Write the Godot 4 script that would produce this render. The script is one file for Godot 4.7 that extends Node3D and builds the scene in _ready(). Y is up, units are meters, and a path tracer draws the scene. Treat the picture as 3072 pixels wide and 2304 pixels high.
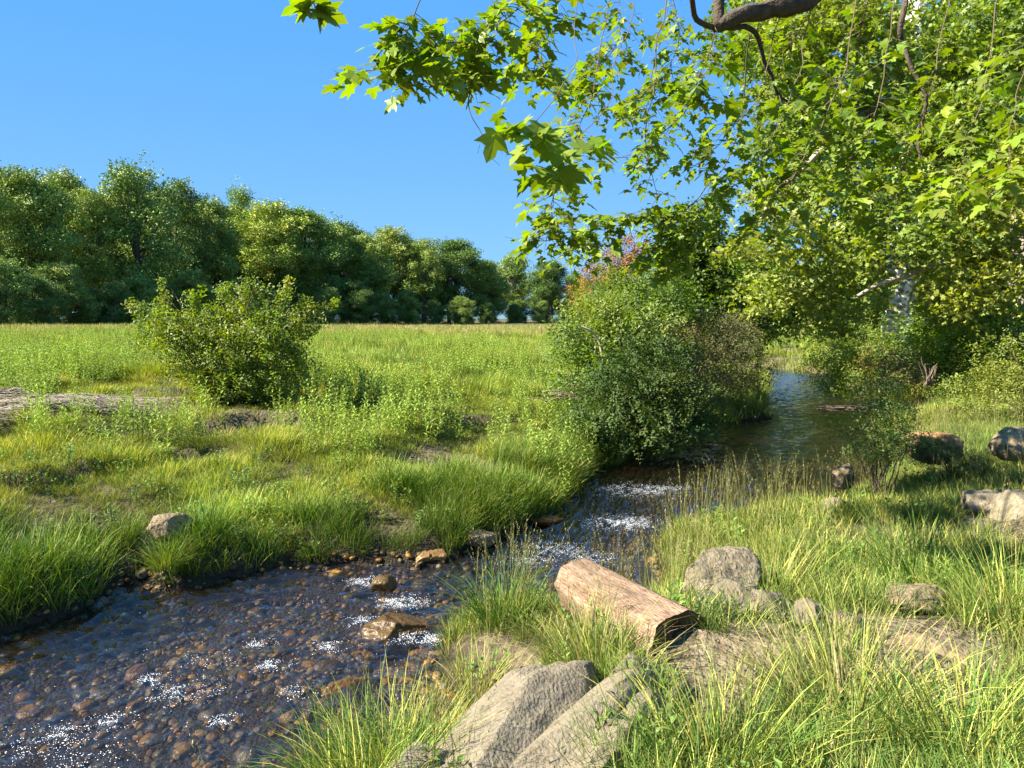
extends Node3D
# A creek bend in a meadow, seen from its grassy, rocky bank under overhanging sycamore boughs.

const GX0 := -12.0
const GZ0 := -34.0
const GS := 0.15
const GNX := 175
const GNZ := 242

var rng := RandomNumberGenerator.new()
var n1 := FastNoiseLite.new()
var n2 := FastNoiseLite.new()
var n3 := FastNoiseLite.new()
var used := {}
var bank_l := PackedVector2Array()
var bank_r := PackedVector2Array()
var sheet_l := PackedVector2Array()
var sheet_r := PackedVector2Array()
var g_h := PackedFloat32Array()
var g_sd := PackedFloat32Array()
var g_side := PackedFloat32Array()
var keep_out: Array = []      # Vector3(x, z, radius): rocks and logs where no grass grows
var M := {}


class Geo:
	var v := PackedVector3Array()
	var c := PackedColorArray()
	var uv := PackedVector2Array()
	var i := PackedInt32Array()

	func vert(p: Vector3, col: Color, t := Vector2.ZERO) -> int:
		v.append(p)
		c.append(col)
		uv.append(t)
		return v.size() - 1

	func tri(a: int, b: int, d: int) -> void:
		i.append(a)
		i.append(b)
		i.append(d)

	func mesh(mat: Material, smooth := false) -> ArrayMesh:
		var arr := []
		arr.resize(Mesh.ARRAY_MAX)
		arr[Mesh.ARRAY_VERTEX] = v
		arr[Mesh.ARRAY_COLOR] = c
		arr[Mesh.ARRAY_TEX_UV] = uv
		arr[Mesh.ARRAY_INDEX] = i
		if smooth:
			var n := PackedVector3Array()
			n.resize(v.size())
			for k in range(0, i.size(), 3):
				var a := v[i[k]]
				var f := (v[i[k + 2]] - a).cross(v[i[k + 1]] - a)
				n[i[k]] += f
				n[i[k + 1]] += f
				n[i[k + 2]] += f
			for k in n.size():
				n[k] = n[k].normalized() if n[k].length_squared() > 1e-20 else Vector3.UP
			arr[Mesh.ARRAY_NORMAL] = n
		var m := ArrayMesh.new()
		m.add_surface_from_arrays(Mesh.PRIMITIVE_TRIANGLES, arr)
		m.surface_set_material(0, mat)
		return m


# ---------------------------------------------------------------- naming
func numbered(called: String) -> String:
	if not used.has(called):
		used[called] = 0
		return called
	used[called] += 1
	return "%s_%03d" % [called, used[called]]


func tag(o: Node3D, label: String, category: String, group := "") -> Node3D:
	o.set_meta("label", label)
	o.set_meta("category", category)
	if group:
		o.set_meta("group", group)
	return o


func thing(called: String, label: String, category: String, at := Vector3.ZERO, group := "") -> Node3D:
	var o := Node3D.new()
	o.name = numbered(called)
	add_child(o, true)
	o.position = at
	return tag(o, label, category, group)


func obj(called: String, m: Mesh, parent: Node3D = null) -> MeshInstance3D:
	var o := MeshInstance3D.new()
	o.name = called if parent else numbered(called)
	o.mesh = m
	if parent:
		parent.add_child(o, true)
	else:
		add_child(o, true)
	return o


func structure(called: String, m: Mesh) -> MeshInstance3D:
	var o := obj(called, m)
	o.set_meta("kind", "structure")
	return o


func scatter(called: String, mesh: Mesh, places: Array, tints: Array, parent: Node3D = null) -> MultiMeshInstance3D:
	var mm := MultiMesh.new()
	mm.transform_format = MultiMesh.TRANSFORM_3D
	mm.use_colors = true
	mm.mesh = mesh
	mm.instance_count = places.size()
	for k in places.size():
		mm.set_instance_transform(k, places[k])
		mm.set_instance_color(k, tints[k])
	var o := MultiMeshInstance3D.new()
	o.name = called if parent else numbered(called)
	o.multimesh = mm
	o.set_meta("kind", "stuff")
	if parent:
		parent.add_child(o, true)
	else:
		add_child(o, true)
	return o


# ---------------------------------------------------------------- materials
func noise_tex(freq: float, oct: int, seed_: int, size := 512, ramp: Gradient = null, kind := FastNoiseLite.TYPE_SIMPLEX_SMOOTH) -> NoiseTexture2D:
	var f := FastNoiseLite.new()
	f.noise_type = kind
	f.seed = seed_
	f.frequency = freq
	f.fractal_octaves = oct
	var t := NoiseTexture2D.new()
	t.width = size
	t.height = size
	t.seamless = true
	t.noise = f
	if ramp:
		t.color_ramp = ramp
	return t


func ramp(stops: Array) -> Gradient:
	var g := Gradient.new()
	var o := PackedFloat32Array()
	var c := PackedColorArray()
	for s in stops:
		o.append(s[0])
		c.append(s[1])
	g.offsets = o
	g.colors = c
	return g


func lin(r: float, g: float, b: float) -> Color:
	return Color(r, g, b).linear_to_srgb()


func leaf_mat(through: Color, rough := 0.5, spec := 0.4) -> StandardMaterial3D:
	var m := StandardMaterial3D.new()
	m.vertex_color_use_as_albedo = true
	m.roughness = rough
	m.metallic_specular = spec
	m.cull_mode = BaseMaterial3D.CULL_DISABLED
	m.backlight_enabled = true
	m.backlight = through
	return m


func mineral(stops: Array, scale_: float, bump_cm: float, rough: float, seed_: int) -> StandardMaterial3D:
	var m := StandardMaterial3D.new()
	m.vertex_color_use_as_albedo = true
	m.albedo_texture = noise_tex(0.012, 6, seed_, 512, ramp(stops))
	m.heightmap_enabled = true
	m.heightmap_texture = noise_tex(0.03, 6, seed_ + 7)
	m.heightmap_scale = bump_cm
	m.uv1_triplanar = true
	m.uv1_world_triplanar = true
	m.uv1_scale = Vector3.ONE * scale_
	m.roughness = rough
	m.metallic_specular = 0.3
	return m


func make_materials() -> void:
	M.grass = leaf_mat(Color(0.72, 0.76, 0.30), 0.55, 0.27)
	M.leaf = leaf_mat(Color(0.95, 0.98, 0.2), 0.45, 0.36)
	M.shrub = leaf_mat(Color(0.7, 0.76, 0.25), 0.6, 0.25)
	M.far_leaf = leaf_mat(Color(0.45, 0.5, 0.2), 0.55, 0.3)
	M.bark = mineral([[0.25, lin(0.55, 0.5, 0.45)], [0.75, lin(1, 1, 1)]], 1.7, 1.5, 0.85, 3)
	M.pale_bark = mineral([[0.35, lin(0.22, 0.2, 0.15)], [0.45, lin(0.5, 0.47, 0.38)], [0.55, lin(1, 1, 1)]], 0.7, 0.6, 0.8, 11)
	M.soil = mineral([[0.25, lin(0.45, 0.42, 0.4)], [0.5, lin(0.85, 0.85, 0.85)], [0.8, lin(1.15, 1.12, 1.05)]], 1.3, 3.0, 0.95, 21)
	M.rock = mineral([[0.2, lin(0.42, 0.38, 0.33)], [0.45, lin(0.8, 0.78, 0.74)], [0.6, lin(0.95, 0.93, 0.88)], [0.8, lin(0.8, 0.68, 0.5)]], 1.9, 1.2, 0.85, 31)
	M.slab = mineral([[0.2, lin(0.62, 0.57, 0.5)], [0.45, lin(0.85, 0.83, 0.79)], [0.6, lin(0.95, 0.93, 0.88)], [0.8, lin(0.88, 0.8, 0.68)]], 2.6, 0.9, 0.9, 31)
	M.wet = mineral([[0.2, lin(0.45, 0.36, 0.25)], [0.5, lin(0.85, 0.8, 0.7)], [0.8, lin(1.0, 0.9, 0.7)]], 2.6, 0.6, 0.35, 41)
	M.bed = mineral([[0.2, lin(0.4, 0.34, 0.26)], [0.5, lin(0.8, 0.72, 0.58)], [0.8, lin(1.1, 0.9, 0.6)]], 2.0, 3.0, 0.6, 51)
	var w := StandardMaterial3D.new()
	w.vertex_color_use_as_albedo = true
	w.albedo_texture = noise_tex(0.02, 5, 61, 512, ramp([[0.2, lin(0.5, 0.4, 0.33)], [0.42, lin(0.85, 0.78, 0.72)], [0.7, lin(1, 1, 1)]]))
	w.heightmap_enabled = true
	w.heightmap_texture = noise_tex(0.03, 5, 62)
	w.heightmap_scale = 0.6
	w.uv1_scale = Vector3(0.7, 7.0, 1)
	w.roughness = 0.9
	w.metallic_specular = 0.2
	M.wood = w
	var f := StandardMaterial3D.new()
	f.albedo_color = Color(0.93, 0.95, 0.97)
	f.roughness = 0.25
	f.metallic_specular = 0.6
	M.foam_glints = f
	var s := StandardMaterial3D.new()
	s.vertex_color_use_as_albedo = true
	s.roughness = 0.8
	s.metallic_specular = 0.3
	M.twig = s
	var q := StandardMaterial3D.new()
	q.albedo_color = Color(0.10, 0.075, 0.045, 0.42)
	q.transparency = BaseMaterial3D.TRANSPARENCY_ALPHA
	q.roughness = 0.05
	q.metallic_specular = 0.5
	q.heightmap_enabled = true
	q.heightmap_texture = noise_tex(0.02, 4, 71)
	q.heightmap_scale = 0.5
	q.uv1_triplanar = true
	q.uv1_world_triplanar = true
	q.uv1_scale = Vector3(1.1, 1.1, 2.0)
	M.water = q


# ---------------------------------------------------------------- terrain
func smooth_line(p: PackedVector2Array, per: int, wobble: float, seed_: int) -> PackedVector2Array:
	var o := PackedVector2Array()
	for k in p.size() - 1:
		var a := p[maxi(k - 1, 0)]
		var b := p[k]
		var c := p[k + 1]
		var d := p[mini(k + 2, p.size() - 1)]
		for j in per:
			var t := float(j) / per
			var q := b.cubic_interpolate(c, a, d, t)
			q += Vector2(n2.get_noise_2d(q.x * 60.0 + seed_, q.y * 60.0), n2.get_noise_2d(q.x * 60.0, q.y * 60.0 + seed_ + 50)) * wobble
			o.append(q)
	o.append(p[p.size() - 1])
	return o


func table(d: float, t: Array) -> float:
	for k in t.size() - 1:
		if d < t[k + 1].x:
			return lerpf(t[k].y, t[k + 1].y, (d - t[k].x) / (t[k + 1].x - t[k].x))
	return t[-1].y


var LEFT := [Vector2(0, -0.02), Vector2(0.12, 0.2), Vector2(0.5, 0.3), Vector2(1.4, 0.5), Vector2(3, 0.74), Vector2(5, 0.95), Vector2(9, 1.12), Vector2(20, 1.22), Vector2(48, 1.34), Vector2(70, 1.1), Vector2(120, 1.1)]
var RIGHT := [Vector2(0, -0.02), Vector2(0.15, 0.1), Vector2(0.5, 0.22), Vector2(1.2, 0.38), Vector2(2.4, 0.56), Vector2(4, 0.76), Vector2(8, 1.0), Vector2(14, 1.2), Vector2(48, 1.3), Vector2(70, 1.1), Vector2(120, 1.1)]


func shape_height(x: float, z: float, dl: float, dr: float, inside: bool) -> float:
	if inside:
		var d := minf(dl, dr)
		var deep := 0.21 + 0.06 * n1.get_noise_2d(x * 40.0, z * 40.0)
		if z < -10.5:
			deep = 0.4
		return -deep * smoothstep(0.0, 0.45, d) - 0.03 + 0.03 * n2.get_noise_2d(x * 150.0, z * 150.0)
	var m := minf(dl, dr)
	var w := smoothstep(-1.0, 1.0, (dl - dr) / (0.4 + 0.1 * (dl + dr)))
	var hl := table(dl, LEFT)
	# little scarps where the meadow bank has slumped
	var jag := 0.45 * n1.get_noise_2d(x * 55.0, z * 55.0) + 0.9 * n1.get_noise_2d(x * 14.0 + 90.0, z * 14.0)
	for s in [2.0, 3.4, 4.9, 6.4]:
		var on := smoothstep(-0.15, 0.25, n2.get_noise_2d(x * 30.0 + s * 77.0, z * 30.0))
		var e: float = dl - s + jag
		hl += on * 0.2 * (smoothstep(-0.07, 0.07, e) - smoothstep(-1.2, 1.2, e))
	var hr := table(dr, RIGHT)
	var h := lerpf(hl, hr, w)
	var rough := smoothstep(0.0, 0.8, m)
	h += rough * (0.13 * n1.get_noise_2d(x * 50.0, z * 50.0) + 0.03 * n2.get_noise_2d(x * 130.0, z * 130.0))
	h += smoothstep(8.0, 30.0, m) * 0.12 * n1.get_noise_2d(x * 6.0, z * 6.0)
	return h


func near_line(p: Vector2, line: PackedVector2Array) -> float:
	var best := 1e9
	for k in line.size() - 1:
		var a := line[k]
		var ab := line[k + 1] - a
		var t := clampf((p - a).dot(ab) / ab.length_squared(), 0.0, 1.0)
		best = minf(best, (a + ab * t).distance_squared_to(p))
	return sqrt(best)


func make_banks() -> void:
	var l := PackedVector2Array([Vector2(-11.0, -1.6), Vector2(-7.0, -3.1), Vector2(-4.6, -4.15), Vector2(-3.42, -5.0), Vector2(-3.28, -5.65), Vector2(-3.1, -6.05), Vector2(-2.85, -5.62), Vector2(-2.5, -5.9), Vector2(-1.98, -6.2), Vector2(-1.2, -6.32), Vector2(-0.65, -6.38), Vector2(-0.25, -6.82), Vector2(0.32, -7.61), Vector2(0.68, -8.39), Vector2(1.0, -9.33), Vector2(1.5, -10.3), Vector2(2.2, -11.6), Vector2(3.4, -13.5), Vector2(4.4, -14.5), Vector2(5.5, -14.9), Vector2(5.3, -15.9), Vector2(6.0, -17.5), Vector2(7.4, -21.0), Vector2(8.5, -24.0), Vector2(9.0, -27.0), Vector2(8.0, -30.0), Vector2(5.5, -31.5)])
	var r := PackedVector2Array([Vector2(-8.0, 3.5), Vector2(-3.2, 0.4), Vector2(-1.3, -1.8), Vector2(-1.05, -2.6), Vector2(-1.0, -3.1), Vector2(-0.72, -3.5), Vector2(-0.38, -3.62), Vector2(-0.3, -3.9), Vector2(-0.46, -4.25), Vector2(-0.46, -4.75), Vector2(-0.34, -5.1), Vector2(0.1, -5.2), Vector2(0.6, -5.15), Vector2(1.05, -5.3), Vector2(1.25, -5.8), Vector2(1.35, -6.6), Vector2(1.6, -7.2), Vector2(2.3, -7.4), Vector2(3.6, -8.1), Vector2(5.4, -10.1), Vector2(6.7, -12.7), Vector2(8.3, -15.2), Vector2(10.0, -20.0), Vector2(11.0, -24.4), Vector2(11.3, -27.2), Vector2(10.0, -31.0), Vector2(6.0, -33.2)])
	var even := l.duplicate()
	for q in [[4, -3.25, -5.55], [5, -3.05, -5.8], [6, -2.8, -5.95], [7, -2.45, -6.05], [18, 4.3, -14.9], [19, 4.9, -15.7], [20, 5.4, -16.5]]:
		even[q[0]] = Vector2(q[1], q[2])
	sheet_l = smooth_line(even, 4, 0.0, 5)
	sheet_r = smooth_line(r, 4, 0.0, 5)
	bank_l = smooth_line(l, 4, 0.09, 5)
	bank_r = smooth_line(r, 4, 0.07, 25)
	var poly := bank_l.duplicate()
	for k in range(bank_r.size() - 1, -1, -1):
		poly.append(bank_r[k])
	g_h.resize(GNX * GNZ)
	g_sd.resize(GNX * GNZ)
	g_side.resize(GNX * GNZ)
	for iz in GNZ:
		for ix in GNX:
			var p := Vector2(GX0 + ix * GS, GZ0 + iz * GS)
			var dl := near_line(p, bank_l)
			var dr := near_line(p, bank_r)
			var ins := minf(dl, dr) < 4.0 and Geometry2D.is_point_in_polygon(p, poly)
			var k := iz * GNX + ix
			g_h[k] = shape_height(p.x, p.y, dl, dr, ins)
			g_sd[k] = -minf(dl, dr) if ins else minf(dl, dr)
			g_side[k] = dl - dr


func look(grid: PackedFloat32Array, x: float, z: float) -> float:
	var fx := clampf((x - GX0) / GS, 0.0, GNX - 1.001)
	var fz := clampf((z - GZ0) / GS, 0.0, GNZ - 1.001)
	var ix := int(fx)
	var iz := int(fz)
	fx -= ix
	fz -= iz
	var k := iz * GNX + ix
	return lerpf(lerpf(grid[k], grid[k + 1], fx), lerpf(grid[k + GNX], grid[k + GNX + 1], fx), fz)


func in_grid(x: float, z: float) -> bool:
	return x >= GX0 and z >= GZ0 and x <= GX0 + (GNX - 1) * GS and z <= GZ0 + (GNZ - 1) * GS


func shore(x: float, z: float) -> float:      # metres from the water's edge, negative in the water
	var d := look(g_sd, x, z)
	if not in_grid(x, z):
		d = maxf(d, 0.0) + Vector2(x - clampf(x, GX0, GX0 + (GNX - 1) * GS), z - clampf(z, GZ0, GZ0 + (GNZ - 1) * GS)).length()
	return d


func height(x: float, z: float) -> float:
	if in_grid(x, z):
		return look(g_h, x, z)
	var ex := Vector2(x - clampf(x, GX0, GX0 + (GNX - 1) * GS), z - clampf(z, GZ0, GZ0 + (GNZ - 1) * GS)).length()
	var sd := look(g_sd, x, z)
	var side := look(g_side, x, z)
	var near := maxf(sd, 0.0) + ex
	var hh := shape_height(x, z, near + maxf(side, 0.0), near + maxf(-side, 0.0), false)
	return lerpf(look(g_h, x, z), hh, smoothstep(0.0, 2.0, ex))


func at_ground(x: float, z: float, lift := 0.0) -> Vector3:
	return Vector3(x, height(x, z) + lift, z)


func axis(lo: float, hi: float, step: float, reach: float) -> PackedFloat32Array:
	var o := PackedFloat32Array()
	var x := lo
	while x < hi + 0.001:
		o.append(x)
		x += step
	var up := step
	x = o[o.size() - 1]
	while x < reach:
		up *= 1.22
		x += up
		o.append(x)
	up = step
	x = lo
	while x > -reach:
		up *= 1.22
		x -= up
		o.insert(0, x)
	return o


func bare(x: float, z: float) -> float:      # 0 where grass is thick, 1 where the soil shows
	var b := smoothstep(0.16, 0.42, n1.get_noise_2d(x * 30.0 + 300.0, z * 30.0)) * 0.9
	for p in [Vector3(4.05, -5.5, 0.75), Vector3(4.9, -5.6, 0.8), Vector3(2.25, -3.62, 0.5), Vector3(2.0, -3.95, 0.25), Vector3(-3.1, -6.2, 0.3), Vector3(1.9, -3.3, 0.35)]:
		b = maxf(b, 1.0 - smoothstep(p.z * 0.6, p.z, Vector2(x - p.x, z - p.y).length()))
	return b


func make_ground() -> void:
	var xs := axis(GX0, GX0 + (GNX - 1) * GS, GS, 900.0)
	var zs := axis(GZ0, GZ0 + (GNZ - 1) * GS, GS, 900.0)
	var g := Geo.new()
	var soil := Color(0.085, 0.064, 0.038)
	var mud := Color(0.045, 0.034, 0.022)
	var sand := Color(0.24, 0.19, 0.13)
	var turf := Color(0.12, 0.13, 0.04)
	for z in zs:
		for x in xs:
			var d := shore(x, z)
			var b := bare(x, z)
			var c := soil.lerp(turf, 0.35 + 0.4 * smoothstep(6.0, 20.0, d))
			c = c.lerp(sand, b * 0.75 if look(g_side, x, z) > 0.0 else b * 0.25)
			c = mud.lerp(c, smoothstep(0.02, 0.4, d))
			c = c * (0.85 + 0.3 * n2.get_noise_2d(x * 90.0, z * 90.0))
			g.vert(Vector3(x, height(x, z), z), c)
	var w := xs.size()
	for j in zs.size() - 1:
		for k in w - 1:
			var a := j * w + k
			g.tri(a, a + 1, a + w + 1)
			g.tri(a, a + w + 1, a + w)
	structure("ground", g.mesh(M.soil, true))


func water_level(z: float) -> float:
	return 0.10 * smoothstep(-6.5, -9.8, z)


func make_water() -> void:
	# the creek's surface: a sheet between the banks with ripples that run along the flow
	var g := Geo.new()
	var rows: Array = []
	var n := sheet_l.size()
	for k in n - 1:
		var a := sheet_l[k].lerp(sheet_r[k], 0.5)
		var b := sheet_l[k + 1].lerp(sheet_r[k + 1], 0.5)
		var far := maxf(2.5, -a.y)
		var step := clampf(0.0065 * far, 0.028, 0.085)
		var cnt := maxi(1, int(a.distance_to(b) / step))
		for j in cnt:
			rows.append(k + float(j) / cnt)
	rows.append(n - 1.001)
	var across := 110
	var fine := FastNoiseLite.new()
	fine.seed = 9
	fine.frequency = 1.0
	fine.fractal_octaves = 3
	var run := 0.0
	var last := Vector2.ZERO
	for ri in rows.size():
		var k := int(rows[ri])
		var t: float = rows[ri] - k
		var pl := sheet_l[k].lerp(sheet_l[k + 1], t)
		var pr := sheet_r[k].lerp(sheet_r[k + 1], t)
		var mid := pl.lerp(pr, 0.5)
		if ri:
			run += mid.distance_to(last)
		last = mid
		var dir := (pr - pl).normalized()
		pl -= dir * 0.32
		pr += dir * 0.3
		var width := pl.distance_to(pr)
		for j in across + 1:
			var u := float(j) / across
			var p := pl.lerp(pr, u)
			var quick := 1.0 - smoothstep(-9.6, -11.5, p.y)
			var rif := exp(-pow((p.y + 8.0) / 1.6, 2.0))
			var s := u * width
			var y := water_level(p.y)
			y += (0.042 + 0.03 * rif) * quick * fine.get_noise_2d(run * 2.4, s * 6.5)
			y += (0.030 + 0.02 * rif) * quick * fine.get_noise_2d(p.x * 13.0 + 40.0, p.y * 13.0)
			y += 0.03 * (1.0 - quick) * fine.get_noise_2d(p.x * 2.0, p.y * 5.0)
			g.vert(Vector3(p.x, y, p.y), Color.WHITE)
	var w := across + 1
	for r in rows.size() - 1:
		for j in across:
			var a := r * w + j
			g.tri(a, a + w + 1, a + 1)
			g.tri(a, a + w, a + w + 1)
	structure("water", g.mesh(M.water, true))


# ---------------------------------------------------------------- stones
func cube_sphere(n: int) -> Geo:
	var g := Geo.new()
	var at := {}
	for f in 6:
		var ids := []
		for j in n + 1:
			for k in n + 1:
				var a := tan((float(k) / n - 0.5) * PI / 2.0)
				var b := tan((float(j) / n - 0.5) * PI / 2.0)
				var p: Vector3 = [Vector3(1, a, b), Vector3(-1, b, a), Vector3(b, 1, a), Vector3(a, -1, b), Vector3(a, b, 1), Vector3(b, a, -1)][f]
				p = p.normalized()
				var key := Vector3i((p * 4000.0).round())
				if not at.has(key):
					at[key] = g.vert(p, Color.WHITE)
				ids.append(at[key])
		for j in n:
			for k in n:
				var q: int = j * (n + 1) + k
				g.tri(ids[q], ids[q + n + 2], ids[q + 1])
				g.tri(ids[q], ids[q + n + 1], ids[q + n + 2])
	return g


func rock_mesh(seed_: int, size: Vector3, n: int, cuts: int, rough: float, col: Color, mat: Material, crack := 0.0, crack_dir := Vector3(1, 0, 0)) -> ArrayMesh:
	var g := cube_sphere(n)
	var r := RandomNumberGenerator.new()
	r.seed = seed_
	var planes: Array = []
	for k in cuts:
		var d := Vector3(r.randf_range(-1, 1), r.randf_range(-0.6, 1), r.randf_range(-1, 1)).normalized()
		planes.append([d, r.randf_range(0.55, 0.85)])
	var f := FastNoiseLite.new()
	f.seed = seed_
	f.frequency = 1.0
	f.fractal_octaves = 4
	var cd := crack_dir.normalized()
	var cs := cd.cross(Vector3.UP).normalized()
	for k in g.v.size():
		var p := g.v[k]
		p *= 1.0 + 0.18 * f.get_noise_3dv(p * 0.9)
		for q in planes:
			var over: float = p.dot(q[0]) - q[1]
			if over > 0.0:
				p -= q[0] * over * 0.93
		p += g.v[k] * rough * f.get_noise_3dv(p * 3.0 + Vector3(5, 5, 5))
		var pw := p * size
		var dark := 1.0
		if crack > 0.0:
			var along := pw.dot(cd)
			var side := pw.dot(cs)
			var bed := f.get_noise_2d(along * 1.1, side * 5.5 + 0.5 * f.get_noise_2d(along * 3.0, 7.0))
			var cut := 1.0 - smoothstep(0.0, 0.055, absf(bed + 0.05))
			cut *= smoothstep(-0.15, 0.2, f.get_noise_2d(along * 2.0 + 30.0, side * 3.0))
			pw.y -= crack * cut
			pw.y += crack * 0.3 * smoothstep(-0.04, 0.04, bed)
			pw.y += crack * 0.15 * f.get_noise_2d(along * 1.2 + 9.0, side * 5.0)
		g.v[k] = pw
		var tone := 1.0 + 0.25 * f.get_noise_3dv(pw * 6.0)
		g.c[k] = Color(col.r * tone * dark, col.g * tone * dark, col.b * (tone * dark - 0.04))
	return g.mesh(mat, true)


func rock(label: String, pos: Vector3, size: Vector3, turn: float, seed_: int, col: Color, cuts := 9, rough := 0.12, tilt := Vector3.ZERO, mat: Material = null, crack := 0.0, n := 14, clear := 0.72) -> Node3D:
	var o := obj("rock", rock_mesh(seed_, size, n, cuts, rough, col, mat if mat else M.rock, crack, Vector3(0.5, 0, -0.8)))
	tag(o, label, "rock")
	o.position = pos
	o.rotation = Vector3(tilt.x, turn, tilt.z)
	keep_out.append(Vector3(pos.x, pos.z, maxf(size.x, size.z) * clear))
	return o


# ---------------------------------------------------------------- grass
func blade(g: Geo, base: Vector3, az: float, lean: float, curl: float, length: float, width: float, col: Color, seg: int, face: float) -> void:
	var out := Vector3(cos(az), 0, sin(az))
	var side := Vector3(-sin(az + face), 0, cos(az + face))
	var p := base
	var ang := lean
	var pa := -1
	var pb := -1
	for k in seg + 1:
		var t := float(k) / seg
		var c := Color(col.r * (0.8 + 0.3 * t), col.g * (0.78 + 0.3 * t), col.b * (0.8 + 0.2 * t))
		if k == seg:
			var tip := g.vert(p, c)
			g.tri(pa, tip, pb)
		else:
			var w := width * 0.5 * minf(1.0, 0.75 + t) * (1.0 - 0.75 * t * t)
			var a := g.vert(p - side * w, c)
			var b := g.vert(p + side * w, c)
			if k:
				g.tri(pa, a, pb)
				g.tri(pb, a, b)
			pa = a
			pb = b
		p += (out * sin(ang) + Vector3.UP * cos(ang)) * (length / seg)
		ang = minf(ang + curl * (0.4 + 1.2 * t) / seg, 2.6)


func tuft(seed_: int, n: int, rad: float, lo: float, hi: float, width: float, lean: float, curl: float, cols: Array, seg := 4) -> ArrayMesh:
	var g := Geo.new()
	var r := RandomNumberGenerator.new()
	r.seed = seed_
	for k in n:
		var az := r.randf() * TAU
		var q := sqrt(r.randf())
		var base := Vector3(cos(az), 0, sin(az)) * q * rad
		var col: Color = cols[r.randi() % cols.size()]
		col = col * r.randf_range(0.65, 1.25)
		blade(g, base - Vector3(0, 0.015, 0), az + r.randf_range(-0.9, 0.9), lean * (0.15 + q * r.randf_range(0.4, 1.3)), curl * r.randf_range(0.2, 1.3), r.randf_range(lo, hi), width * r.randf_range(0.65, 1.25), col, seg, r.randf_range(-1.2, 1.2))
	return g.mesh(M.grass)


func seed_stalks(seed_: int, n: int, rad: float, lo: float, hi: float) -> ArrayMesh:
	var g := Geo.new()
	var r := RandomNumberGenerator.new()
	r.seed = seed_
	var straw := Color(0.30, 0.27, 0.12)
	for k in n:
		var az := r.randf() * TAU
		var base := Vector3(cos(az), 0, sin(az)) * rad * sqrt(r.randf())
		var len := r.randf_range(lo, hi)
		var lean := r.randf_range(0.0, 0.25)
		var curl := r.randf_range(0.0, 0.5)
		blade(g, base, az, lean, curl, len, 0.0035, Color(0.2, 0.21, 0.07), 5, r.randf())
		var out := Vector3(cos(az), 0, sin(az))
		for j in 16:
			var t := 0.68 + 0.32 * j / 15.0
			var ang := lean + curl * t * 0.75
			var p := base + (out * sin(ang * 0.75) + Vector3.UP * cos(ang * 0.75)) * len * t * 0.985
			var a2 := r.randf() * TAU
			blade(g, p, a2, r.randf_range(0.3, 0.9), 0.3, r.randf_range(0.012, 0.035) * (1.25 - t * 0.8), 0.0045, straw * r.randf_range(0.7, 1.25), 2, r.randf() * 3.0)
	return g.mesh(M.grass)


func lance(g: Geo, base: Vector3, dir: Vector3, up: Vector3, length: float, width: float, col: Color, fold := 0.25) -> void:
	# a small folded leaf: two triangles on each side of its midrib
	var side := dir.cross(up).normalized()
	var nrm := side.cross(dir).normalized()
	var a := g.vert(base, col)
	var tip := g.vert(base + dir * length - nrm * length * 0.12, col)
	var m := g.vert(base + dir * length * 0.45, col)
	var l := g.vert(base + dir * length * 0.45 - side * width * 0.5 + nrm * width * fold, col)
	var q := g.vert(base + dir * length * 0.45 + side * width * 0.5 + nrm * width * fold, col)
	g.tri(a, l, m)
	g.tri(l, tip, m)
	g.tri(a, m, q)
	g.tri(m, tip, q)


func weed(seed_: int, tall: float, stems: int, leaf_len: float, leaf_w: float, col: Color) -> ArrayMesh:
	var g := Geo.new()
	var r := RandomNumberGenerator.new()
	r.seed = seed_
	for s in stems:
		var az := r.randf() * TAU
		var base := Vector3(cos(az), 0, sin(az)) * 0.09 * r.randf()
		var lean := Vector3(cos(az), 0, sin(az)) * r.randf_range(0.05, 0.35)
		var h := tall * r.randf_range(0.7, 1.1)
		blade(g, base, az, lean.length(), 0.1, h, 0.008, col * 0.8, 3, 0.5)
		var leaves := int(h / 0.028)
		for k in leaves:
			var t := 0.2 + 0.8 * float(k) / leaves
			var p := base + (Vector3.UP + lean).normalized() * h * t
			var a2 := k * 2.4 + r.randf() * 0.5
			var d := Vector3(cos(a2), r.randf_range(0.1, 0.8) + t * 0.3, sin(a2)).normalized()
			lance(g, p, d, Vector3.UP, leaf_len * (1.15 - 0.55 * t) * r.randf_range(0.8, 1.2), leaf_w, col * r.randf_range(0.75, 1.2), 0.2)
	return g.mesh(M.grass)


# ---------------------------------------------------------------- leaves and wood
func sycamore_leaf(g: Geo, xf: Transform3D, col: Color, full: bool, cup: float) -> void:
	var half := [Vector2(0, 0), Vector2(0.17, -0.07), Vector2(0.44, 0.0), Vector2(0.31, 0.15), Vector2(0.4, 0.24), Vector2(0.6, 0.5), Vector2(0.37, 0.46), Vector2(0.2, 0.5), Vector2(0.21, 0.72), Vector2(0, 1.0)]
	if not full:
		half = [Vector2(0, 0), Vector2(0.4, 0.0), Vector2(0.32, 0.2), Vector2(0.56, 0.5), Vector2(0.2, 0.5), Vector2(0, 1.0)]
	var mid := g.vert(xf * Vector3(0, 0.32, 0), col)
	for s in [-1.0, 1.0]:
		var prev := -1
		for k in half.size():
			var q: Vector2 = half[k]
			var z := -cup * (q - Vector2(0, 0.32)).length_squared() + absf(q.x) * 0.12
			var id := g.vert(xf * Vector3(q.x * s, q.y, z), col)
			if prev >= 0:
				g.tri(mid, prev, id)
			prev = id


func leaf_frame(tip: Vector3, up: Vector3, size: float, at: Vector3) -> Transform3D:
	var y := tip.normalized()
	var x := y.cross(up)
	x = x.normalized() if x.length() > 0.01 else y.cross(Vector3(0.3, 0.2, 0.9)).normalized()
	var z := x.cross(y)
	return Transform3D(Basis(x * size, y * size, z * size), at)


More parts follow.
